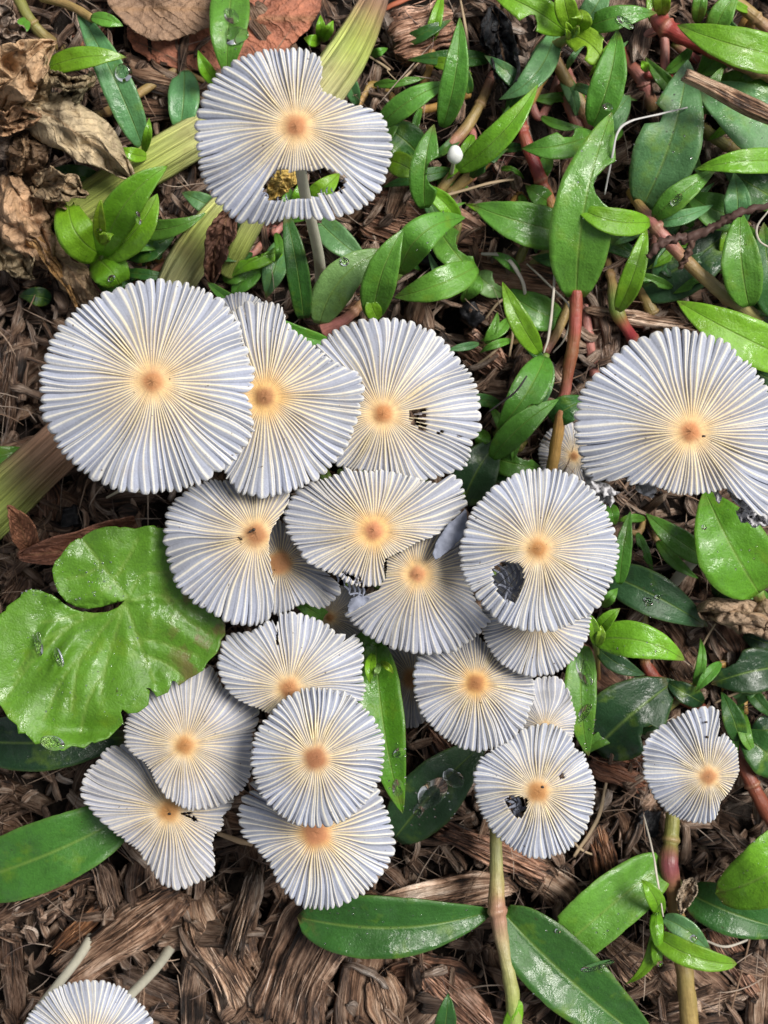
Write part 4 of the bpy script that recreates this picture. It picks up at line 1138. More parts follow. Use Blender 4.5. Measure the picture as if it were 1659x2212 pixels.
dleaf('grey brown dead leaf scrap beside the cut off leaf', (1500, 1900), (1470, 1975), 36, 11, 13, (0.34, 0.27, 0.2), bend=5, arch=2, crumple=1.4, fold=.4)
dleaf('dark brown dead leaf strip hanging on the torn middle stalk', (500, 458), (458, 610), 54, 22, 14, (0.15, 0.075, 0.05), bend=10, arch=2, crumple=1.4, fold=.4, prof='blade')
dleaf('golden curled dead leaf bit seen through the hole of the top cap', (640, 366), (580, 430), 50, 26, 22, (0.55, 0.37, 0.10), bend=4, arch=2, crumple=1.0, fold=-.5, prof='blade')

dleaf('blackened wet rotting leaf beside the yellow green rosette', (1062, 15), (1096, 215), 66, 7, 10, (0.022, 0.024, 0.028), bend=-8, arch=3, crumple=2.6, fold=.4, prof='oval')
dleaf('small blackened leaf scrap under the narrow upright leaf', (1050, 60), (1120, 110), 60, 6, 8, (0.02, 0.022, 0.026), bend=8, arch=2, crumple=2.6, fold=.3, prof='oval')

def stalk(label, path, wpx, cols, sides=40, groove=.085, flat=.85, ragged=0.0):
    pts = [P(u, v, z * 0.001) for u, v, z in path]
    rad = [w * 0.5 * U * (D - q[2]) / D for w, q in zip(wpx, pts)]
    o = tube('withered_stalk', pts, rad, cols, M_STALK, None, n=40, sides=sides, flat=flat, jit=.03, groove=groove, ragged=ragged)
    return tag(o, label, 'stalk')
SG, SP, SB = (0.42, 0.50, 0.13), (0.56, 0.55, 0.27), (0.36, 0.23, 0.14)
stalk('thick yellow green dry stalk running under the top cap from the green rosette', [(150, 470, 7), (240, 410, 8), (330, 352, 8), (470, 270, 8)], [86, 88, 88, 84], [SG, SG, SG, SP])
stalk('torn thick dry stalk end with frayed tip above the top cap', [(640, 260, 14), (700, 190, 16), (755, 110, 15), (800, 20, 13), (815, -20, 12)], [96, 92, 84, 62, 50], [SP, SP, SG, SB, (0.25, .2, .17)], ragged=.004)
stalk('splayed pale stalk leaning under the left side of the top cap', [(365, 640, 8), (400, 575, 10), (450, 500, 12), (510, 420, 12)], [72, 84, 84, 60], [SP, (0.42, .44, .2), SG, SP])
stalk('narrow green stalk strip beside the dark dead strip', [(490, 590, 8), (525, 520, 12), (570, 440, 12)], [40, 46, 40], [SG, SG, SP], sides=14)
stalk('thick green and brown dry stalk entering from the left edge under the largest cap', [(-60, 1140, 9), (20, 1065, 11), (90, 1000, 12), (200, 900, 10)], [118, 112, 104, 100], [SG, SG, SB, SB])

def straw(label, path, wpx, col, name='straw', cat='straw', sides=6, flat=.4, jit=.5):
    pts = [P(u, v, z * .001) for u, v, z in path]
    o = tube(name, pts, [wpx * .34 * U * (0.6 + 0.4 * math.sin(math.pi * (i + .6) / (len(pts) + .2))) for i in range(len(pts))], col, M_STRAW, None, sides=sides, flat=flat, jit=jit, jf=1500 if jit > .55 else 400, n=60 if jit > .55 else None)
    return tag(o, label, cat)
S1, S2, S3 = (0.55, 0.50, 0.42), (0.40, 0.30, 0.19), (0.22, 0.14, 0.09)
straw('white dry grass strand bent over the bitten longest leaf', [(1306, 420, 20), (1322, 340, 25), (1335, 285, 26), (1362, 262, 25), (1430, 245, 22), (1485, 232, 20)], 7, (0.5, 0.49, 0.47))
straw('pale hanging grass strand crossing the red stem area', [(1200, 548, 16), (1195, 640, 16), (1186, 720, 15), (1175, 762, 14)], 8, S1)
straw('thin tan strand from the leaf tip to the node left of the red stem', [(1138, 570, 9), (1190, 620, 10), (1232, 668, 12), (1220, 730, 10), (1195, 762, 8)], 7, S1)
straw('grey arching dry strand above the slit marked cap', [(1040, 548, 10), (1090, 555, 12), (1125, 600, 12), (1138, 650, 9)], 12, (0.5, 0.46, 0.4))
straw('tan curled strand over the striped wood slab', [(920, 430, 9), (970, 420, 9), (1060, 395, 9), (1110, 388, 8)], 9, S2)
straw('thin root strand above the arching leaf', [(995, 1, 6), (1010, 90, 7), (1012, 160, 8), (985, 200, 6)], 9, S2)
straw('pale loop of root near the tan stem', [(978, 135, 6), (975, 175, 6), (990, 195, 5)], 8, S1)
straw('reddish twig strand along the torn stalk end', [(690, 10, 5), (740, 60, 5), (800, 105, 5), (850, 150, 4)], 9, S3)
straw('thin brown strand right of the torn stalk end', [(795, 120, 6), (840, 150, 7), (842, 160, 7), (930, 245, 5)], 8, S2)
straw('red flat stalk strip at the top edge right of the torn stalk', [(815, 30, 6), (850, 10, 7), (900, -10, 6)], 16, (0.4, 0.12, 0.06))
straw('pale thin strand hanging to the young curled shoot at lower right', [(1390, 1760, 8), (1410, 1840, 16), (1420, 1900, 19), (1433, 1980, 18)], 6, S1)
straw('tan straw leaning past the hole bitten cap edge', [(1310, 1690, 6), (1290, 1770, 8), (1240, 1850, 8)], 12, S2)
straw('dark bare twig in front of leaves at centre right', [(1055, 890, 20), (1085, 868, 21), (1115, 845, 22), (1138, 812, 22)], 6, (0.035, 0.03, 0.03), 'twig', 'twig')
straw('thin curved strand across the wood lump at right', [(1545, 1348, 10), (1520, 1390, 9), (1495, 1450, 7)], 7, S2)
straw('pale thin strand under the pointed young leaf at lower right', [(1520, 2030, 6), (1570, 2045, 7), (1640, 2020, 5)], 8, S1)
straw('dark thin strand near the right bottom corner', [(1580, 2180, 5), (1615, 2050, 6), (1625, 1980, 5)], 6, S3)
straw('short pale strand above the largest cap shadow', [(230, 1075, 6), (270, 1058, 7), (320, 1066, 6)], 9, (0.5, .45, .33))
straw('pale strand in the gap left of the lowest fan cap', [(470, 1800, 8), (510, 1815, 9), (545, 1825, 8)], 16, (0.6, 0.42, 0.25))
straw('fine dark red stalk sweeping down beside the rosette', [(122, 420, 16), (128, 500, 16), (160, 560, 12), (225, 640, 8)], 12, (0.12, 0.05, 0.035))
straw('red brown strip between rosette and stalk', [(225, 660, 8), (300, 610, 8), (370, 560, 9)], 22, (0.17, 0.075, 0.045))
straw('withered dark flower stalk with hairy branches lying over the right leaves', [(1400, 555, 26), (1425, 528, 27), (1470, 512, 27), (1490, 515, 27), (1560, 480, 28), (1600, 460, 29), (1690, 435, 30)], 24, (0.09, 0.05, 0.04), 'withered_flower_stalk', 'stalk', 10, .8, 1.3)
straw('short dark withered branchlet below the flower stalk', [(1500, 505, 27), (1485, 550, 26), (1468, 580, 24)], 16, (0.10, 0.055, 0.04), 'withered_flower_stalk', 'stalk', 10, .8, 1.3)
straw('pale curl hanging from the withered flower stalk', [(1660, 455, 29), (1635, 490, 28), (1640, 520, 27), (1662, 535, 26)], 6, S1)
rg = random.Random(99)
for q, (cu, cv) in enumerate([(1090, 660), (1100, 720), (1060, 760), (1590, 1500), (1260, 1820), (870, 170)]):
    lb = ['loose tuft strand right of the ragged leaves', 'tangled straw under the pointed bright leaf', 'frayed straw right of the slit marked cap', 'fine root tangle strand by the shaded right leaves', 'dry straw below the hole bitten cap', 'thin straw in front of the woody block'][q]
    for w in range(1):
        a = rg.uniform(0, 6.28)
        straw(lb, [(cu - 50 * math.cos(a), cv - 50 * math.sin(a), 6), (cu + rg.uniform(-15, 15), cv + rg.uniform(-15, 15), 8), (cu + 50 * math.cos(a), cv + 50 * math.sin(a), 6)], 8, S2)

# ------------------------------------------------------------------ mushrooms
CREAM0, CREAM1 = np.array([0.85, 0.73, 0.48]), np.array([0.84, 0.81, 0.73])
PANEL0, PANEL1 = np.array([0.42, 0.37, 0.35]), np.array([0.395, 0.42, 0.505])
DISC, ORANGE = np.array([0.44, 0.205, 0.075]), np.array([0.84, 0.46, 0.11])

def cap_part(root, c, poly, zc, drop, R_mm=None, N=66, seed=1, tilt=(0, 0), holes=(), wave=0.35, age=0.0, scal=1.0, disc=0.105, warm=0.75, relief=1.0, light=1.0, nr=24):
    rg = np.random.RandomState(seed)
    NP = 12
    disc = disc * rg.uniform(0.85, 1.18)
    c = np.array(c, float)
    q = np.array(poly, float) - c
    a = np.arctan2(-q[:, 1], q[:, 0]) % (2 * math.pi); r = np.hypot(q[:, 0], q[:, 1])
    o = np.argsort(a); a, r = a[o], r[o]
    a = np.concatenate([a - 2 * math.pi, a, a + 2 * math.pi]); r = np.tile(r, 3)
    # pleat edges, slightly uneven
    w = 1 + 0.34 * rg.uniform(-1, 1, N)
    w /= w.sum()
    edges = np.concatenate([[0], np.cumsum(w)]) * 2 * math.pi + rg.uniform(0, 6.28)
    ph = np.arange(NP) / NP
    TH = (edges[:-1, None] + np.diff(edges)[:, None] * ph[None]).ravel()
    PH = np.tile(ph, N); ID = np.repeat(np.arange(N), NP)
    nt = N * NP
    Rth = np.interp(TH % (2 * math.pi), a, r)
    Rm = R_mm if R_mm else np.median(r)
    t = np.linspace(0.0004, 1, nr + 1) ** 0.85
    rho = t[:, None] * Rth[None] / Rm
    TT = t[:, None] + 0 * rho
    rib = 0.5 + rg.uniform(-0.12, 0.12, N)[ID]
    d = np.where(PH < rib, (rib - PH) / rib, (PH - rib) / (1 - rib))[None]        # 0 on the rib, 1 in the furrow
    sect = 0.75 + 0.35 * np.sin(2 * TH + rg.uniform(0, 6.28)) * np.sin(5 * TH + rg.uniform(0, 6.28)) + 0.15 * np.sin(9 * TH + rg.uniform(0, 6.28))
    amp_i = (1 + 0.5 * rg.uniform(-1, 1, N))[ID][None] * sect[None] * 1.25
    rw_i = (1 + 0.3 * rg.uniform(-1, 1, N))[ID][None]
    fd_i = (0.35 + 0.65 * rg.uniform(0, 1, N))[ID][None]
    A = Rm * U * 0.0115 * relief * sstep(0.10, 0.5, rho) * amp_i
    h = -0.62 * d - 0.55 * d ** 7 + 0.42 * np.exp(-(d / 0.20) ** 2)
    p1, p2, p3 = rg.uniform(0, 6.28, 3)
    thb = TH[None]
    zb = zc * 1e-3 - drop * 1e-3 * np.clip(rho, 0, 1.25) ** 1.7
    zb = zb + Rm * U * rho * (tilt[0] * np.cos(thb) + tilt[1] * np.sin(thb))
    zb = zb + wave * 1e-3 * rho ** 2 * (np.sin(3 * thb + p1) + 0.7 * np.sin(5 * thb + p2) + 0.5 * np.sin(11 * thb + p3))
    zb = zb + Rm * U * (0.022 * np.exp(-(rho / (disc * .8)) ** 4) - 0.016 * np.exp(-((rho - disc * 1.5) / (disc * .55)) ** 2))
    # rim teeth and crooked ribs
    tooth = (1 - 0.042 * scal * d ** 3.2 + 0.012 * rg.uniform(-1, 1, N)[ID][None] + 0.004 * rg.uniform(-1, 1, nt)[None])
    crack = np.where((rg.uniform(0, 1, N) < 0.14)[ID] & (PH == 0), rg.uniform(0.05, 0.22, N)[ID], 0)[None]
    rpx = rho * Rm * (1 + (tooth - 1) * sstep(0.72, 1.0, TT)) * (1 - crack * sstep(0.55, 1.0, TT))
    k1, k2, k3 = rg.uniform(0, 6.28, 3)
    sk = 0.036 * np.sin(2 * thb + k1 + 3 * rho) + 0.022 * np.sin(7 * thb + k2 + 4 * rho) + 0.010 * np.sin(19 * thb + k3 + 5 * rho)
    ang = thb + sk * sstep(0.05, 0.8, rho)
    u = c[0] + rpx * np.cos(ang); v = c[1] - rpx * np.sin(ang)
    z = zb + A * h
    kk = (D - zb) / D
    X = (u - 829.5) * U * kk; Y = -(v - 1106) * U * kk
    V = np.stack([X, Y, z], -1).reshape(-1, 3)
    # pigment; light also paints shade into the colour of deep-set caps
    hw = np.clip(0.115 / np.clip(rho, 0.05, 9) + 0.045, 0.13, 0.85) * rw_i
    m = 1 - sstep(hw - 0.10, hw + 0.14, d + 0 * rho)
    cream = CREAM0 + (CREAM1 - CREAM0) * sstep(0.30, 0.95, rho)[..., None]
    cream = cream * (1 - 0.18 * age * np.array([0.4, 0.7, 1.0]))
    pan = PANEL0 + (PANEL1 - PANEL0) * sstep(0.25, 0.75, rho)[..., None]
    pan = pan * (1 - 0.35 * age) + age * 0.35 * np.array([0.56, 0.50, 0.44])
    pan = pan * (1 + 0.16 * rg.uniform(-1, 1, N)[ID])[None, :, None]
    colr = pan + (cream - pan) * m[..., None]
    fork = (rg.uniform(0, 1, N) < 0.3)[ID][None] * sstep(0.40, 0.62, rho + 0.12 * np.sin(7 * thb))
    fp = np.where(rib[None] < 0.5, 0.86, 0.14)
    colr = colr + (cream - colr) * (0.75 * fork * (1 - sstep(0.05, 0.13, np.abs(PH[None] - fp))))[..., None]
    blot = 0.06 * np.sin(3 * thb + 5 * rho + k1) * np.sin(4 * rho + k2) + 0.05 * np.sin(8 * thb + k3) * rho
    colr = colr * (1 + blot[..., None] * np.array([0.8, 0.9, 1.2]))
    furrow = sstep(0.80, 1.0, d + 0 * rho) * sstep(0.10, 0.28, rho)
    colr = colr * (1 - (0.5 * furrow * (1 - 0.7 * sstep(.4, .85, rho)) * fd_i)[..., None])
    og = (1 - sstep(0.12, 0.24 + 0.10 * warm + 0.04 * np.sin(5 * thb + p1) + 0.03 * rg.uniform(-1, 1, N)[ID][None], rho)) * 0.85 * warm
    colr = colr + (ORANGE * (0.55 + 0.5 * m[..., None]) - colr) * og[..., None] * 0.72
    dm = 1 - sstep(disc * 0.65, disc * 1.5, rho * (1 + 0.06 * np.sin(4 * thb + p2)))
    dtint = DISC * (1 + 0.22 * rg.uniform(-1, 1)) * np.array([1, 1 + .08 * rg.uniform(-1, 1), 1 + .3 * rg.uniform(0, 1)])
    colr = colr + (dtint * (1 + 0.25 * sstep(0.35 * disc, disc, rho))[..., None] - colr) * dm[..., None]
    rimw = sstep(0.965, 1.0, TT + 0 * rho)
    colr = colr + (np.array([0.86, 0.85, 0.82]) - colr) * (0.55 * rimw)[..., None]
    colr = np.clip(colr * light, 0, 0.95)  # values under one darken the colour to stand in for shade
    C = np.concatenate([colr, np.ones(colr.shape[:2] + (1,))], -1).reshape(-1, 4)
    idx = np.arange((nr + 1) * nt).reshape(nr + 1, nt)
    nx = np.roll(idx, -1, axis=1)
    F = np.stack([idx[:-1], idx[1:], nx[1:], nx[:-1]], -1).reshape(-1, 4)
    fu = u.ravel()[F].mean(1); fv = v.ravel()[F].mean(1)
    # mean() goes wrong only at nothing: angles are already cartesian here
    keep = np.ones(len(F), bool)
    for hp in holes:
        keep &= ~inpoly(fu, fv, np.array(hp, float))
    ctr = np.array([[*P(c[0], c[1], zc * 1e-3 + Rm * U * 0.02)]])
    V = np.vstack([V, ctr]); C = np.vstack([C, [[*(DISC * light), 1]]])
    me = mesh('cap', V, F[keep], M_CAP, {'Col': ('FLOAT_COLOR', C)})
    o = link('cap', me, root)
    md = o.modifiers.new('thickness', 'SOLIDIFY'); md.thickness = 0.0002; md.offset = -1
    # gills below
    ng = N
    gi = (np.arange(0, ng, 2) * NP)
    gj = np.linspace(int(nr * 0.3), nr - 1, 6).astype(int)
    GV, GF = [], []
    Vg = V[:-1].reshape(nr + 1, nt, 3)
    for g in gi:
        k = len(GV)
        dep = Rm * U * 0.085
        for w_, j in enumerate(gj):
            p_ = Vg[j, g]
            f = math.sin(math.pi * (0.12 + 0.76 * w_ / 5))
            GV.append(p_ + (0, 0, -0.00025)); GV.append(p_ + (0, 0, -0.0003 - dep * f))
        for w_ in range(5):
            GF.append((k + 2 * w_, k + 2 * w_ + 2, k + 2 * w_ + 3, k + 2 * w_ + 1))
    return o, GV, GF

def inpoly(x, y, p):
    c = np.zeros(len(x), bool)
    j = len(p) - 1
    for i in range(len(p)):
        xi, yi, xj, yj = *p[i], *p[j]
        c ^= ((yi > y) != (yj > y)) & (x < (xj - xi) * (y - yi) / ((yj - yi) or 1e-9) + xi)
        j = i
    return c

CLUSTER = P(800, 1350, 0)
def mushroom(label, c, poly, zc, drop, foot=None, gills=True, gillholes=False, rst=0.00085, group='pleated mushrooms', **k):
    cw = P(c[0], c[1], zc * 1e-3)
    if foot is None:
        fx, fy = cw[0] * 0.95 + CLUSTER[0] * 0.05, cw[1] * 0.95 + CLUSTER[1] * 0.05
        foot_w = (fx, fy, -0.003)
    else:
        foot_w = P(foot[0], foot[1], -0.001)
    root = empty('mushroom', foot_w, label, 'mushroom', group)
    o, GV, GF = cap_part(root, c, poly, zc, drop, **k)
    if gills:
        if k.get('holes') and not gillholes:
            G2 = np.array(GV)
            kz = (D - G2[:, 2]) / D
            gu, gv = G2[:, 0] / (U * kz) + 829.5, 1106 - G2[:, 1] / (U * kz)
            bad = np.zeros(len(G2), bool)
            for hp in k['holes']: bad |= inpoly(gu, gv, np.array(hp, float))
            GF = [f for f in GF if not bad[list(f)].any()]
        g = link('gills', mesh('gills', GV, GF, M_GILL, smooth=False), root)
        g['kind'] = 'stuff'
    top = np.array(cw) + (0, 0, -0.0004); ft = np.array(foot_w)
    lean = (top - ft)
    pts = [ft, ft + lean * 0.3 + (rst * .6, 0, 0), ft + lean * 0.7 + (-rst * .4, rst * .4, 0), top]
    tube('stem', pts, [rst * 1.35, rst * 1.1, rst, rst * 0.9], (0.66, 0.63, 0.52), M_MSTEM, root, n=24, sides=12, jit=.015)
    return root

def ell(c, rx, ry, n=40, rot=0.0):
    out = []
    for i in range(n):
        a = i / n * 2 * math.pi
        x, y = rx * math.cos(a), ry * math.sin(a)
        out.append((c[0] + x * math.cos(rot) - y * math.sin(rot), c[1] + x * math.sin(rot) + y * math.cos(rot)))
    return out

TOPHOLE = [(567, 404), (596, 366), (636, 371), (683, 366), (708, 364), (734, 376), (749, 380), (745, 400), (738, 415), (694, 419), (672, 427), (621, 434), (585, 434), (572, 424)]
m1 = mushroom('tallest pleated mushroom with a long slit shaped hole in its cap, near the top', (640, 272),
         [(600, 106), (625, 103), (650, 104), (672, 112), (690, 125), (698, 150), (694, 185), (700, 197), (715, 205), (735, 214), (760, 225), (785, 232), (806, 243), (828, 258), (838, 280), (845, 320), (842, 350), (838, 375), (822, 410), (808, 432), (775, 455), (745, 466), (715, 475), (687, 470), (650, 473), (620, 478), (590, 487), (560, 487), (540, 487), (510, 478),
          (480, 455), (462, 435), (443, 405), (430, 365), (424, 330), (422, 280), (424, 250), (432, 222), (440, 198), (455, 173), (478, 148), (505, 131), (535, 119), (565, 109)], 70, 3.0, foot=(694, 634), holes=[TOPHOLE], seed=3, N=74, R_mm=205, rst=.0009)
mushroom('largest flat round pleated cap on the left, uppermost of its pair', (330, 823),
         [(342, 603), (364, 603), (390, 606), (415, 614), (445, 625), (473, 640), (498, 669), (517, 701), (528, 738), (542, 781), (554, 807), (546, 836), (530, 850), (542, 876), (544, 910), (544, 941), (527, 974), (502, 1000), (462, 1029), (411, 1054), (357, 1065), (302, 1069), (255, 1060), (204, 1038), (153, 1001), (116, 949), (91, 905), (86, 854), (85, 803), (98, 756), (109, 727), (135, 694), (160, 669), (196, 647), (247, 621), (287, 609), (309, 605)],
         58, 2.4, seed=5, N=76, R_mm=230)
mushroom('half hidden pleated cap with a straight cut upper right edge tucked under the largest cap', (572, 857),
         [(500, 668), (520, 655), (545, 652), (570, 652), (605, 658), (616, 674), (622, 694), (647, 720), (676, 741), (712, 781), (749, 800), (781, 814), (787, 832), (781, 876), (767, 927), (745, 971), (709, 1018), (672, 1043), (621, 1065), (563, 1075), (517, 1065), (487, 1029), (455, 970), (440, 900), (440, 830), (455, 750), (478, 700)], 51, 2.4, seed=7, N=72, R_mm=212, age=.1, warm=1.15)
mushroom('small grey cap edge peeping out behind the largest cap', (520, 705), ell((520, 695), 66, 64), 40, 2.5, seed=8, N=46, age=.1)
SL = lambda cx, cy, a, l, w: [(cx - l * math.cos(a) - w * math.sin(a), cy - l * math.sin(a) + w * math.cos(a)), (cx + l * math.cos(a) - w * math.sin(a), cy + l * math.sin(a) + w * math.cos(a)),
                              (cx + l * math.cos(a) + w * math.sin(a), cy + l * math.sin(a) - w * math.cos(a)), (cx - l * math.cos(a) + w * math.sin(a), cy - l * math.sin(a) - w * math.cos(a))]
mushroom('pleated cap pierced by a row of small black slits, upper middle of the cluster', (828, 893),
         [(683, 745), (701, 727), (722, 712), (745, 698), (774, 690), (814, 687), (858, 689), (880, 692), (905, 701), (941, 718), (954, 730), (989, 767), (1014, 800), (1032, 840), (1041, 887), (1038, 938), (1021, 956), (1018, 981), (1001, 1018), (970, 1030), (934, 1036), (876, 1032), (821, 1022), (781, 1020), (730, 1008), (690, 960), (668, 900), (660, 840), (664, 790)], 45, 2.6, seed=11, N=74, R_mm=192, age=.12,
         holes=[SL(902, 888, -.15, 16, 4.5), SL(904, 898, -.05, 18, 4), SL(904, 908, .05, 17, 4), SL(906, 917, .15, 15, 3.5), SL(912, 927, .3, 9, 3.5), SL(944, 935, 0, 3, 3), SL(956, 932, 0, 3, 3), SL(993, 942, 0, 4, 2.5)])
mushroom('pleated cap torn away on its right side beside the lobed leaf', (553, 1155),
         [(357, 1112), (370, 1090), (400, 1062), (430, 1045), (480, 1036), (560, 1036), (620, 1046), (626, 1070), (615, 1095), (600, 1120), (588, 1140), (583, 1155), (580, 1172), (579, 1192), (583, 1225), (588, 1279), (586, 1330), (571, 1345), (538, 1350), (488, 1346), (455, 1326), (411, 1297), (382, 1268), (362, 1225), (355, 1170)], 46, 2.6, seed=13, N=70, R_mm=188, age=.1)
mushroom('small rust centred cap wedged beneath the torn cap and the centre cap', (605, 1216),
         [(581, 1159), (590, 1140), (603, 1119), (621, 1140), (630, 1165), (648, 1200), (690, 1226), (738, 1262), (738, 1279), (716, 1304), (690, 1317), (660, 1305), (640, 1310), (621, 1322), (596, 1330), (570, 1320), (555, 1270), (560, 1210)], 38.5, 2.0, seed=15, N=54, R_mm=110, age=.35, disc=.17, warm=1.2)
m6 = mushroom('centre cap of the cluster with a ragged shredded lower edge', (808, 1146),
         [(610, 1112), (618, 1152), (636, 1184), (658, 1214), (694, 1232), (730, 1243), (752, 1262), (789, 1268), (818, 1265), (829, 1250), (826, 1225), (831, 1206), (858, 1195), (885, 1182), (912, 1166), (938, 1152), (978, 1119), (1009, 1097), (1007, 1065), (1000, 1036), (975, 1024), (945, 1043), (912, 1034), (876, 1025), (840, 1016), (803, 1018), (767, 1016), (747, 1007), (738, 1018), (694, 1036), (643, 1061), (621, 1083)], 47.5, 2.6, seed=17, N=76, R_mm=185, age=.25,
         holes=[SL(757, 1247, .9, 11, 3), SL(767, 1252, 1.0, 11, 3), SL(778, 1255, 1.2, 11, 3), SL(745, 1240, .8, 9, 3)], warm=1.1)
m7 = mushroom('ragged fan shaped cap with a torn upper left edge below the centre cap', (902, 1240),
         [(836, 1203), (861, 1197), (898, 1174), (931, 1152), (960, 1140), (1000, 1148), (1010, 1200), (1010, 1257), (1032, 1308), (1063, 1341), (1040, 1366), (1022, 1381), (978, 1410), (941, 1417), (912, 1416), (858, 1405), (818, 1388), (781, 1366), (747, 1330), (752, 1308), (771, 1300), (800, 1294), (818, 1275), (834, 1246), (836, 1225)], 43.5, 2.8, seed=19, N=70, R_mm=165, age=.3, warm=.9, tilt=(0, .05))
m8 = mushroom('round flat cap with one round bite hole, right of the centre', (1163, 1185),
         [(1055, 1323), (1077, 1345), (1121, 1361), (1183, 1366), (1230, 1352), (1270, 1330), (1296, 1308), (1317, 1268), (1336, 1206), (1334, 1163), (1330, 1149), (1317, 1116), (1303, 1083), (1259, 1036), (1208, 1014), (1165, 1011), (1121, 1018), (1077, 1043), (1040, 1075), (1011, 1116), (1000, 1149), (994, 1170), (996, 1235), (1011, 1272), (1040, 1308)], 52, 2.4, seed=23, N=72, R_mm=172, gillholes=True,
         holes=[[(1065, 1224), (1087, 1212), (1116, 1217), (1129, 1232), (1133, 1254), (1127, 1279), (1112, 1303), (1094, 1299), (1076, 1283), (1064, 1250)]])
mushroom('half hidden cap showing a striped crescent under the round holed cap', (1160, 1335), ell((1157, 1330), 120, 133), 41.5, 2.4, seed=29, N=66, age=.2, R_mm=128)
mushroom('orange centred cap below the round holed cap, overlapped at its upper edge', (1028, 1476),
         [(892, 1479), (898, 1425), (916, 1417), (950, 1402), (985, 1390), (1022, 1380), (1036, 1368), (1051, 1390), (1075, 1425), (1100, 1445), (1152, 1461), (1155, 1476), (1154, 1516), (1146, 1534), (1135, 1566), (1110, 1596), (1055, 1621), (1032, 1625), (992, 1614), (952, 1588), (934, 1574), (912, 1548), (898, 1516)], 37.5, 2.4, seed=31, relief=1.6, N=66, R_mm=132, age=.15, disc=.14, warm=1.25)
mushroom('small cream cap squeezed between the orange centred cap and the hole bitten cap', (1178, 1575), [(1216, 1465), (1165, 1462), (1140, 1480), (1120, 1530), (1125, 1585), (1150, 1620), (1200, 1625), (1237, 1600), (1240, 1570), (1232, 1510)], 30, 2.2, seed=37, N=52, age=.5, warm=1.1)
m12 = mushroom('cap with a ragged hole next to its centre, above the hairy stem', (1162, 1710),
         [(1055, 1625), (1092, 1600), (1135, 1570), (1179, 1559), (1201, 1566), (1230, 1588), (1245, 1617), (1266, 1632), (1277, 1665), (1286, 1692), (1285, 1728), (1274, 1772), (1256, 1812), (1234, 1834), (1194, 1852), (1157, 1856), (1114, 1838), (1077, 1812), (1053, 1781), (1029, 1729), (1023, 1685), (1025, 1663), (1038, 1635)], 36, 2.4, seed=41, relief=1.6, N=66, R_mm=132, disc=.16, gillholes=True,
         holes=[[(1090, 1725), (1103, 1718), (1132, 1722), (1140, 1732), (1137, 1752), (1125, 1770), (1110, 1763), (1096, 1743)], SL(1214, 1678, .9, 7, 4)])
mushroom('small lone cap with torn upper right edge at far right bottom', (1531, 1677),
         [(1528, 1526), (1547, 1534), (1552, 1566), (1553, 1596), (1568, 1585), (1579, 1599), (1594, 1617), (1597, 1650), (1597, 1666), (1587, 1688), (1576, 1710), (1557, 1732), (1549, 1761), (1536, 1778), (1521, 1779), (1485, 1776), (1448, 1758), (1419, 1732), (1397, 1692), (1388, 1663), (1390, 1627), (1395, 1596), (1419, 1574), (1456, 1552), (1485, 1534), (1510, 1528)], 30, 2.2, seed=43, relief=1.6, N=66, R_mm=118, disc=.15, tilt=(0, .04))
m14 = mushroom('large pale cap cut by the right edge of the view, with torn lower rim', (1493, 932),
         [(1456, 709), (1492, 712), (1521, 718), (1543, 727), (1561, 734), (1583, 752), (1594, 767), (1612, 774), (1627, 792), (1645, 815), (1665, 847), (1690, 900), (1700, 960), (1694, 1020), (1680, 1070), (1660, 1115), (1640, 1110), (1620, 1088), (1601, 1072), (1572, 1052), (1528, 1065), (1492, 1069), (1452, 1065), (1419, 1051), (1394, 1044), (1356, 1046), (1347, 1030), (1317, 1040), (1290, 1042), (1268, 1040), (1259, 1018), (1248, 974), (1243, 931), (1243, 883), (1254, 851), (1270, 818), (1283, 807), (1317, 781), (1332, 760), (1357, 738), (1401, 720), (1434, 712)],
         50, 2.6, seed=47, N=74, R_mm=215)
mushroom('low shaded cap half covered by the tan stem left of the large right cap', (1240, 985), ell((1228, 982), 66, 70), 7.5, 1.6, seed=53, N=50, age=.6, rst=.0007)
mushroom('bluish cap with a cracked top rim in the lower cluster', (625, 1487),
         [(549, 1358), (570, 1345), (588, 1338), (596, 1362), (603, 1325), (625, 1321), (643, 1323), (676, 1334), (701, 1345), (726, 1366), (732, 1384), (745, 1366), (763, 1363), (781, 1385), (787, 1414), (781, 1446), (790, 1479), (785, 1508), (740, 1530), (680, 1540), (620, 1540), (557, 1530), (517, 1512), (480, 1479), (469, 1443), (473, 1406), (488, 1370), (520, 1360)], 40, 2.2, seed=59, N=70, R_mm=150, age=.15, tilt=(0, .07),
         holes=[SL(599, 1375, 1.5, 17, 3)])
mushroom('beige cap touching the ragged edge of the lobed leaf', (400, 1610),
         [(324, 1490), (371, 1468), (429, 1450), (455, 1435), (469, 1454), (484, 1483), (517, 1508), (557, 1523), (562, 1552), (546, 1581), (544, 1625), (542, 1679), (538, 1688), (509, 1721), (473, 1743), (437, 1750), (400, 1750), (364, 1732), (342, 1699), (324, 1664), (309, 1645), (280, 1630), (269, 1614), (267, 1570), (276, 1541), (298, 1514)], 36.5, 2.4, seed=61, N=74, R_mm=145, age=.6)
mushroom('upper cap of the lower middle pair, round and deeply scalloped', (682, 1638),
         [(676, 1483), (712, 1486), (752, 1497), (789, 1530), (811, 1556), (829, 1588), (832, 1625), (829, 1649), (821, 1689), (800, 1725), (767, 1758), (723, 1783), (687, 1790), (640, 1783), (603, 1761), (567, 1725), (548, 1690), (541, 1640), (546, 1600), (560, 1566), (585, 1541), (614, 1508), (643, 1490)], 46, 2.6, seed=67, relief=1.6, N=64, R_mm=148, disc=.15, scal=1.5)
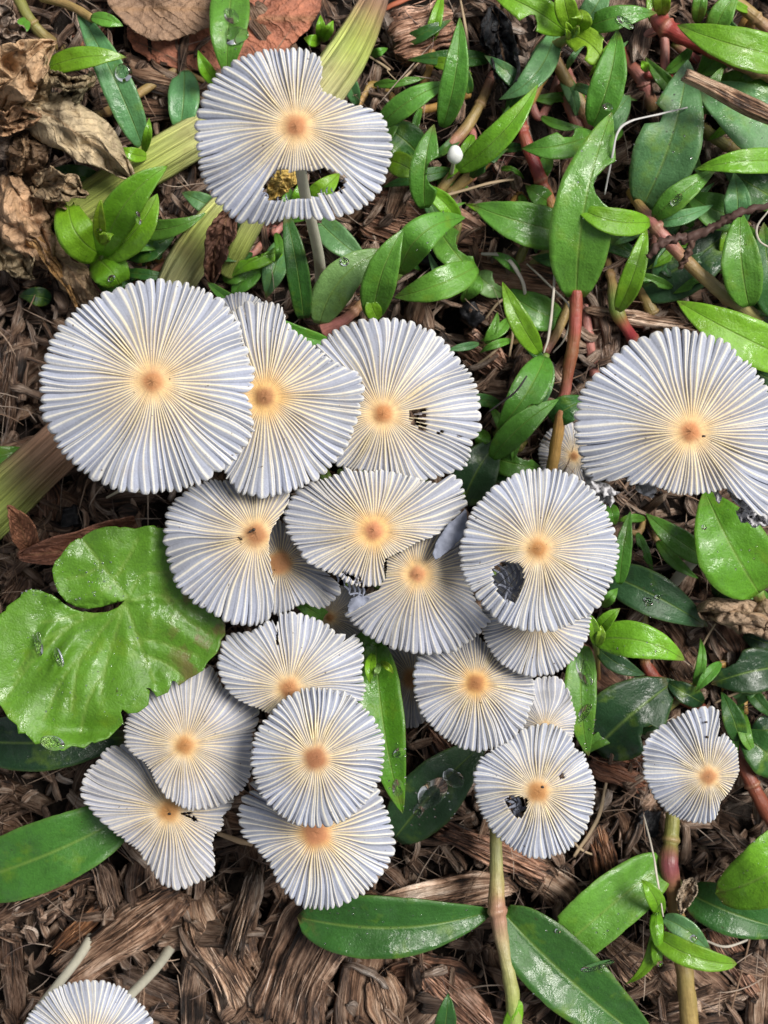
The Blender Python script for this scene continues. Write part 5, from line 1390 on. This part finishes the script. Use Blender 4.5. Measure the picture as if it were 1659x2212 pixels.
mushroom('torn butterfly shaped beige cap at lower left over the green blade', (365, 1752),
         [(226, 1623), (240, 1606), (300, 1612), (400, 1640), (480, 1680), (508, 1735), (495, 1758), (480, 1765), (484, 1785), (463, 1803), (458, 1827), (457, 1892), (437, 1903), (393, 1921), (357, 1914), (335, 1889), (316, 1863), (302, 1841), (280, 1823), (258, 1805), (233, 1783), (204, 1761), (182, 1736), (171, 1710), (182, 1670), (207, 1641)], 30, 2.2, seed=71, N=74, R_mm=150, age=.65, relief=1.2,
         holes=[SL(404, 1757, -.1, 11, 2.5), SL(406, 1764, .5, 9, 2.5), SL(414, 1768, .8, 10, 2.5), SL(422, 1770, 1.0, 9, 2.5)], disc=.14)
mushroom('lower cap of the lower middle pair, fan shaped below the round one', (683, 1800),
         [(549, 1707), (538, 1692), (520, 1721), (513, 1758), (520, 1805), (546, 1827), (578, 1860), (592, 1896), (614, 1929), (643, 1958), (694, 1967), (738, 1958), (774, 1940), (800, 1918), (818, 1900), (836, 1874), (854, 1834), (850, 1790), (836, 1747), (821, 1710), (760, 1685), (690, 1680), (610, 1685)], 35, 2.4, seed=73, relief=1.6, N=62, R_mm=160, disc=.15, warm=1.2, scal=1.4)
mushroom('grey pleated cap cut by the bottom edge at lower left', (192, 2268), ell((193, 2266), 150, 150), 58, 3.0, foot=(375, 2036), seed=79, N=76, rst=.0008)
mushroom('pale bent stem rising left of the bottom left cap, its cap out of sight', (10, 2300), ell((10, 2300), 70, 70), 46, 3, foot=(215, 1992), seed=80, N=50, rst=.0008)
mushroom('dim brown centred cap deep in shade between the centre fan cap and orange cap', (892, 1466), ell((885, 1462), 56, 112), 20, 3.5, seed=83, N=56, age=.9, disc=.24, light=.55, warm=.8)  # shade painted into this cap's colour through light
mushroom('dim striped cap deep in shade left of the ragged fan cap', (712, 1334), ell((745, 1330), 74, 66), 26, 2.5, seed=89, N=52, age=.9, light=.7)  # cap colour dimmed by light, as painted shade

# thin remnants of the flesh hanging in the bite holes
def lace(root, z, strands, wpx=4.5):
    for (u0, v0, u1, v1) in strands:
        mx, my = (u0 + u1) / 2 + (v1 - v0) * .15, (v0 + v1) / 2 - (u1 - u0) * .15
        pts = [P(u0, v0, (z - .6) * .001), P(mx, my, (z - 1.6) * .001), P(u1, v1, (z - 1.2) * .001)]
        tube('torn_strand', pts, [wpx * .4 * U, wpx * .5 * U, wpx * .2 * U], (.2, .19, .2), M_FLAP, root, n=8, sides=6, flat=.5, jit=.4, jf=1500)
lace(m8, 49.5, [(1066, 1230, 1092, 1262), (1075, 1220, 1100, 1256), (1090, 1213, 1108, 1250), (1110, 1216, 1112, 1262), (1132, 1245, 1104, 1272), (1128, 1275, 1096, 1268), (1110, 1303, 1100, 1262), (1090, 1298, 1112, 1266), (1068, 1262, 1104, 1282), (1122, 1232, 1098, 1290)])
lace(m12, 34.5, [(1092, 1728, 1122, 1752), (1104, 1720, 1126, 1748), (1118, 1721, 1120, 1758), (1140, 1740, 1112, 1750), (1126, 1768, 1118, 1738), (1112, 1764, 1120, 1735), (1098, 1746, 1130, 1744)], 6)
lace(m6, 44.8, [(736, 1244, 744, 1266), (750, 1256, 754, 1282), (762, 1262, 764, 1288), (773, 1266, 774, 1290), (784, 1268, 784, 1286), (726, 1240, 730, 1258), (756, 1284, 786, 1288), (744, 1266, 756, 1284)], 4)
lace(m1, 68.5, [(570, 415, 580, 428), (600, 433, 602, 424), (622, 433, 618, 420), (696, 418, 694, 408), (706, 417, 708, 404), (720, 416, 716, 406), (745, 384, 736, 392), (740, 412, 732, 404), (584, 374, 590, 384), (604, 366, 606, 378), (660, 368, 661, 376), (690, 366, 692, 374)], 2.5)

# torn flaps
def flap(root, pts, z, seed, amp=1.0, sc=.05, grad=(0, 0), color=None, mat=None):
    cu = sum(p[0] for p in pts) / len(pts); cv = sum(p[1] for p in pts) / len(pts)
    return poly_sheet('torn_flap', dense(pts, 6, 1.0, seed), lambda a, b: z + amp * nz(a, b, sc, seed) - .7 * amp * np.abs(nz(a, b, sc * 2.3, seed + 3)) + grad[0] * (a - cu) + grad[1] * (b - cv), mat or M_FLAP, root, 4, seed)
flap(m7, [(935, 1195), (945, 1165), (965, 1135), (985, 1117), (1006, 1100), (1010, 1130), (1000, 1160), (975, 1185), (950, 1205), (940, 1208)], 46.5, 3, .5, .04)
flap(m7, [(750, 1308), (755, 1295), (772, 1287), (800, 1290), (790, 1306), (770, 1316), (752, 1326)], 43.5, 5, .8)
M_PALE = mat_simple('torn_pale_skin', (0.62, 0.61, 0.63), 0.7, 0.25, 0.35, 500, 0.0004, 0.2)
for q, (pts, z, am) in enumerate([([(1256, 1012), (1275, 1020), (1296, 1040), (1318, 1050), (1338, 1066), (1326, 1072), (1310, 1070), (1302, 1082), (1286, 1078), (1280, 1062), (1266, 1060), (1264, 1040)], 45.5, 3.2),
        ([(1300, 1058), (1320, 1064), (1330, 1082), (1318, 1096), (1306, 1084), (1298, 1090), (1292, 1076)], 43, 3.0),
        ([(1374, 1044), (1392, 1038), (1412, 1046), (1420, 1060), (1408, 1074), (1390, 1070), (1378, 1062)], 43.5, 3.0),
        ([(1566, 1052), (1590, 1066), (1612, 1084), (1630, 1108), (1622, 1114), (1604, 1096), (1584, 1078)], 45, 3.0),
        ([(1590, 1104), (1606, 1094), (1622, 1098), (1634, 1092), (1650, 1100), (1680, 1102), (1690, 1130), (1660, 1136), (1640, 1132), (1632, 1140), (1618, 1128), (1604, 1128)], 43, 4.0),
        ([(1540, 1060), (1552, 1058), (1560, 1074), (1554, 1086), (1546, 1074)], 45, 2.0)]):
    flap(m14, pts, z, 7 + q, am, .07, mat=M_PALE)

# white button and stray pale stems
b = empty('mushroom_button', P(978, 400, 0), 'tiny white egg shaped mushroom button on a thread thin stalk among leaves', 'mushroom')
V, F = [], []
n1, n2 = 12, 18
c0 = Vector(P(983, 335, .019))
for i in range(n1 + 1):
    f = i / n1 * math.pi
    for j in range(n2):
        a = j / n2 * 2 * math.pi
        rr = 0.00140 * math.sin(f) * (1 + .16 * math.cos(f)) * (1 + .22 * mnoise.noise((math.cos(a) * .8, math.sin(a) * .8, f * .7)))
        V.append(c0 + Vector((rr * math.cos(a), rr * math.sin(a) * 1.08 + 0.0002 * math.cos(f), 0.0018 * math.cos(f))))
for i in range(n1):
    for j in range(n2):
        k = (j + 1) % n2
        F.append((i * n2 + j, (i + 1) * n2 + j, (i + 1) * n2 + k, i * n2 + k))
link('cap', mesh('cap', V, F, M_BUTTON), b)
tube('stem', [P(978, 400, 0), P(976, 375, .01), P(982, 340, .018)], .00035, (.6, .58, .5), M_MSTEM, b, sides=8)
for lb, pa in [('fallen pale mushroom stem lying in shade under the big oval leaf', [(1452, 1264, 3), (1475, 1235, 7), (1508, 1200, 10)]), ('short pale stem stub in shade above the lone small cap', [(1385, 1580, 3), (1405, 1588, 8), (1422, 1600, 12)])]:
    tube('stem', [P(u, v, z * .001) for u, v, z in pa], .0011, (.5, .48, .4), M_MSTEM, empty('broken_mushroom', P(pa[0][0], pa[0][1], 0), lb, 'mushroom'), sides=10)

# ------------------------------------------------------------------ water drops and specks
def on_surface(u, v):
    best = None
    for V, me in LEAF_PTS:
        kz = (D - V[:, 2]) / D
        pu, pv = V[:, 0] / (U * kz) + 829.5, 1106 - V[:, 1] / (U * kz)
        d = np.hypot(pu - u, pv - v)
        i = int(d.argmin())
        if d[i] < 16 and (best is None or V[i, 2] > best[0][2]):
            best = (V[i], me.vertices[i].normal.copy())
    return best
def drop_mesh(sx, sy, h, seed):
    V, F = [], []
    n1, n2 = 8, 20
    for i in range(n1 + 1):
        f = i / n1
        for j in range(n2):
            a = j / n2 * 2 * math.pi
            rr = math.cos(f * math.pi / 2) ** 0.8 if i < n1 else 0.02
            wob = 1 + .12 * mnoise.noise((math.cos(a), math.sin(a), seed))
            V.append((sx * rr * wob * math.cos(a), sy * rr * wob * math.sin(a), h * math.sin(f * math.pi / 2)))
    for i in range(n1):
        for j in range(n2):
            k = (j + 1) % n2
            F.append((i * n2 + j, i * n2 + k, (i + 1) * n2 + k, (i + 1) * n2 + j))
    F.append(tuple(range(n2 - 1, -1, -1))); F.append(tuple(n1 * n2 + j for j in range(n2)))
    return mesh('water_drop', V, F, M_WATER)
def drop(u, v, rx, ry, rot, label, h=.42):
    s = on_surface(u, v)
    if s is None: return
    loc, nrm = s
    o = link('water_drop', drop_mesh(rx * U * .93, ry * U * .93, min(rx, ry) * U * (h if max(rx, ry) < 1.4 * min(rx, ry) else 0.22), u))
    q = nrm.to_track_quat('Z', 'Y') @ Matrix.Rotation(math.radians(rot), 3, 'Z').to_quaternion()
    kz = (D - loc[2]) / D
    o.location = Vector(P(u, v, float(loc[2]))) + nrm * 0.00022
    o.rotation_euler = q.to_euler()
    tag(o, label, 'water drop', 'rain drops on leaves')
for a in [(268, 157, 19, 20, 0, 'big round water drop on the long drooping leaf at upper left'), (508, 78, 20, 34, 10, 'long water pool near the tip of the upright leaf at the top'), (500, 36, 14, 26, 0, 'smaller water streak above the pool on the top upright leaf'),
          (744, 565, 10, 10, 0, 'round water drop on the bluish leaf right of the top stem'), (1311, 232, 9, 13, -20, 'oval water drop at the foot of the broad overhanging leaf'), (1499, 2027, 8, 8, 0, 'round water drop on the pointed young leaf at lower right'),
          (1462, 432, 10, 15, 30, 'water drop on a leaf right of the pink joint'), (935, 1712, 26, 40, 25, 'wide water pool on the dark wet leaf in the lower middle'), (980, 1682, 18, 26, 30, 'second water pool on the dark wet leaf nearer its tip'), (905, 1748, 12, 18, 20, 'small water pool near the base of the dark wet leaf'),
          (1262, 1450, 14, 34, 0, 'long water pool on the blade leaf beside the cap stack'), (1262, 1540, 10, 26, 8, 'thin water streak on the lower half of the blade leaf'), (863, 1625, 9, 15, 10, 'water drop on the tall leaf between the cap groups'), (860, 1700, 12, 20, 0, 'water smear near the tip of the tall leaf between the cap groups'),
          (115, 1606, 24, 14, 0, 'flat water drop on the bottom edge of the lobed leaf'), (85, 1390, 8, 24, 50, 'glossy water trail on the left fold of the lobed leaf'), (128, 1420, 7, 20, 50, 'second water trail on the lobed leaf fold'), (1418, 1972, 7, 8, 0, 'tiny drop on the young shoot joint'),
          (1424, 2080, 7, 10, 0, 'tiny drop held in the open shoot tip'), (1290, 2085, 10, 40, -35, 'water streak along the right edge of the largest bottom leaf'), (1100, 1275, 6, 6, 0, 'droplet seen in the bite hole'), (212, 495, 5, 9, 0, 'droplet on the furled rosette centre'),
          (300, 470, 7, 14, 30, 'water gleam on the right leaf of the rosette'), (240, 600, 9, 7, 0, 'water gleam on the nibbled low leaf of the rosette'), (1350, 50, 10, 22, 60, 'water film on the right leaf of the yellow green rosette'), (1690, 300, 8, 8, 0, 'drop on the wide leaf at the right edge'),
          (1205, 2010, 6, 6, 0, 'drop on the cut off leaf end'), (1400, 1300, 8, 12, 30, 'drop on the dark wet leaf beside the holed cap'), (1420, 1290, 6, 8, 0, 'lesser drop on the dark wet leaf beside the holed cap'), (1520, 1140, 6, 6, 0, 'drop on the pointed leaf under the large right cap')]:
    drop(*a)
def microdrops():
    rg = random.Random(12)
    V, F = [], []
    regs = [(120, 1190, 280, 1300, 150), (40, 1235, 120, 1290, 60), (20, 1350, 300, 1580, 150), (700, 1960, 1060, 2060, 120), (1250, 250, 1370, 480, 50), (1400, 180, 1500, 420, 60), (1510, 220, 1660, 320, 60), (1540, 1080, 1640, 1260, 70), (840, 1600, 890, 1740, 60), (1380, 1260, 1500, 1340, 50), (1310, 1370, 1450, 1420, 30), (860, 1660, 1000, 1790, 70), (1250, 1420, 1290, 1620, 60), (1240, 1960, 1360, 2040, 40), (890, 450, 1000, 560, 40), (470, 0, 545, 140, 30), (1540, 1780, 1659, 1950, 60), (1110, 2000, 1350, 2200, 40)]
    for (u0, v0, u1, v1, n) in regs:
        for i in range(n * 2 // 5):
            u, v = rg.uniform(u0, u1), rg.uniform(v0, v1)
            s = on_surface(u, v)
            if s is None: continue
            loc, nrm = s
            r = rg.choice([0.9, 1.1, 1.3, 1.6, 2.2]) * U
            q = nrm.to_track_quat('Z', 'Y')
            k = len(V)
            c = Vector(loc) + nrm * 0.00002
            for i2, (f, hh) in enumerate([(1, 0), (.8, .45)]):
                for j in range(7):
                    a = j / 7 * 6.283
                    V.append(c + q @ Vector((r * f * math.cos(a), r * f * math.sin(a), r * hh)))
            V.append(c + q @ Vector((0, 0, r * .62)))
            for j in range(7):
                j2 = (j + 1) % 7
                F.append((k + j, k + j2, k + 7 + j2, k + 7 + j)); F.append((k + 7 + j, k + 7 + j2, k + 14))
            F.append(tuple(k + j for j in range(6, -1, -1)))
    o = link('dew', mesh('dew', V, F, M_WATER)); o['kind'] = 'stuff'; o['label'] = 'fine beads of dew on the leaves'
microdrops()

def insect(u, v, z, ln, rot, label):
    V, F = [], []
    n1, n2 = 12, 8
    for i in range(n1 + 1):
        f = i / n1
        prof_ = 0.22 * (math.sin(min(f / .28, 1) * math.pi) * .8 if f < .28 else (math.sin((f - .28) / .22 * math.pi) * .75 if f < .5 else math.sin((f - .5) / .5 * math.pi) * 1.15)) + .03
        for j in range(n2):
            a = j / n2 * 6.283
            V.append(((f - .5) * ln, prof_ * ln * math.cos(a) * .8, prof_ * ln * math.sin(a) * .7 + ln * .16))
    for i in range(n1):
        for j in range(n2):
            k = (j + 1) % n2
            F.append((i * n2 + j, i * n2 + k, (i + 1) * n2 + k, (i + 1) * n2 + j))
    F.append(tuple(range(n2 - 1, -1, -1))); F.append(tuple(n1 * n2 + j for j in range(n2)))
    r = empty('ant', P(u, v, z * .001), label, 'insect')
    r.rotation_euler.z = rot
    bo = bpy.data.objects.new('body', mesh('body', V, F, M_BUG)); COL.objects.link(bo); bo.parent = r
    for s_ in (-1, 1):
        for q in (-.12, .0, .12):
            pts = [(q * ln, s_ * .1 * ln, .16 * ln), (q * 1.6 * ln, s_ * .3 * ln, .26 * ln), (q * 2.4 * ln, s_ * .46 * ln, 0)]
            lo = tube('leg', pts, .022 * ln, (0.03, .02, .01), M_BUG, None, n=6, sides=5)
            lo.parent = r
insect(545, 1146, 46.4, .0012, .5, 'tiny dark ant on the disc of the torn cap beside the lobed leaf')
insect(519, 1163, 45.6, .0009, -.6, 'tiny dark ant left of the disc of the torn cap')
for u, v, z, lb in [(1520, 942, 49.6, 'black speck on the disc edge of the large right cap'), (1381, 946, 47.6, 'small crumb on the left side of the large right cap'), (1400, 957, 47.6, 'second small crumb on the large right cap'), (1172, 1700, 36.2, 'black speck on the disc of the hole bitten cap'),
                    (366, 1758, 30.3, 'dark crumb on the centre of the butterfly shaped cap'), (750, 1847, 33, 'grey speck on the lower fan cap of the pair'), (1525, 1560, 28.5, 'dark oblong crumb on the upper rim of the lone small cap'), (1528, 1592, 29, 'lower dark crumb on the lone small cap')]:
    me = chip_geo(rnd, .0006, .0004, .0003, 5, 7)
    o = link('crumb', mesh('crumb', me[0], me[1], M_BUG)); o.location = P(u, v, z * .001); tag(o, lb, 'crumb')
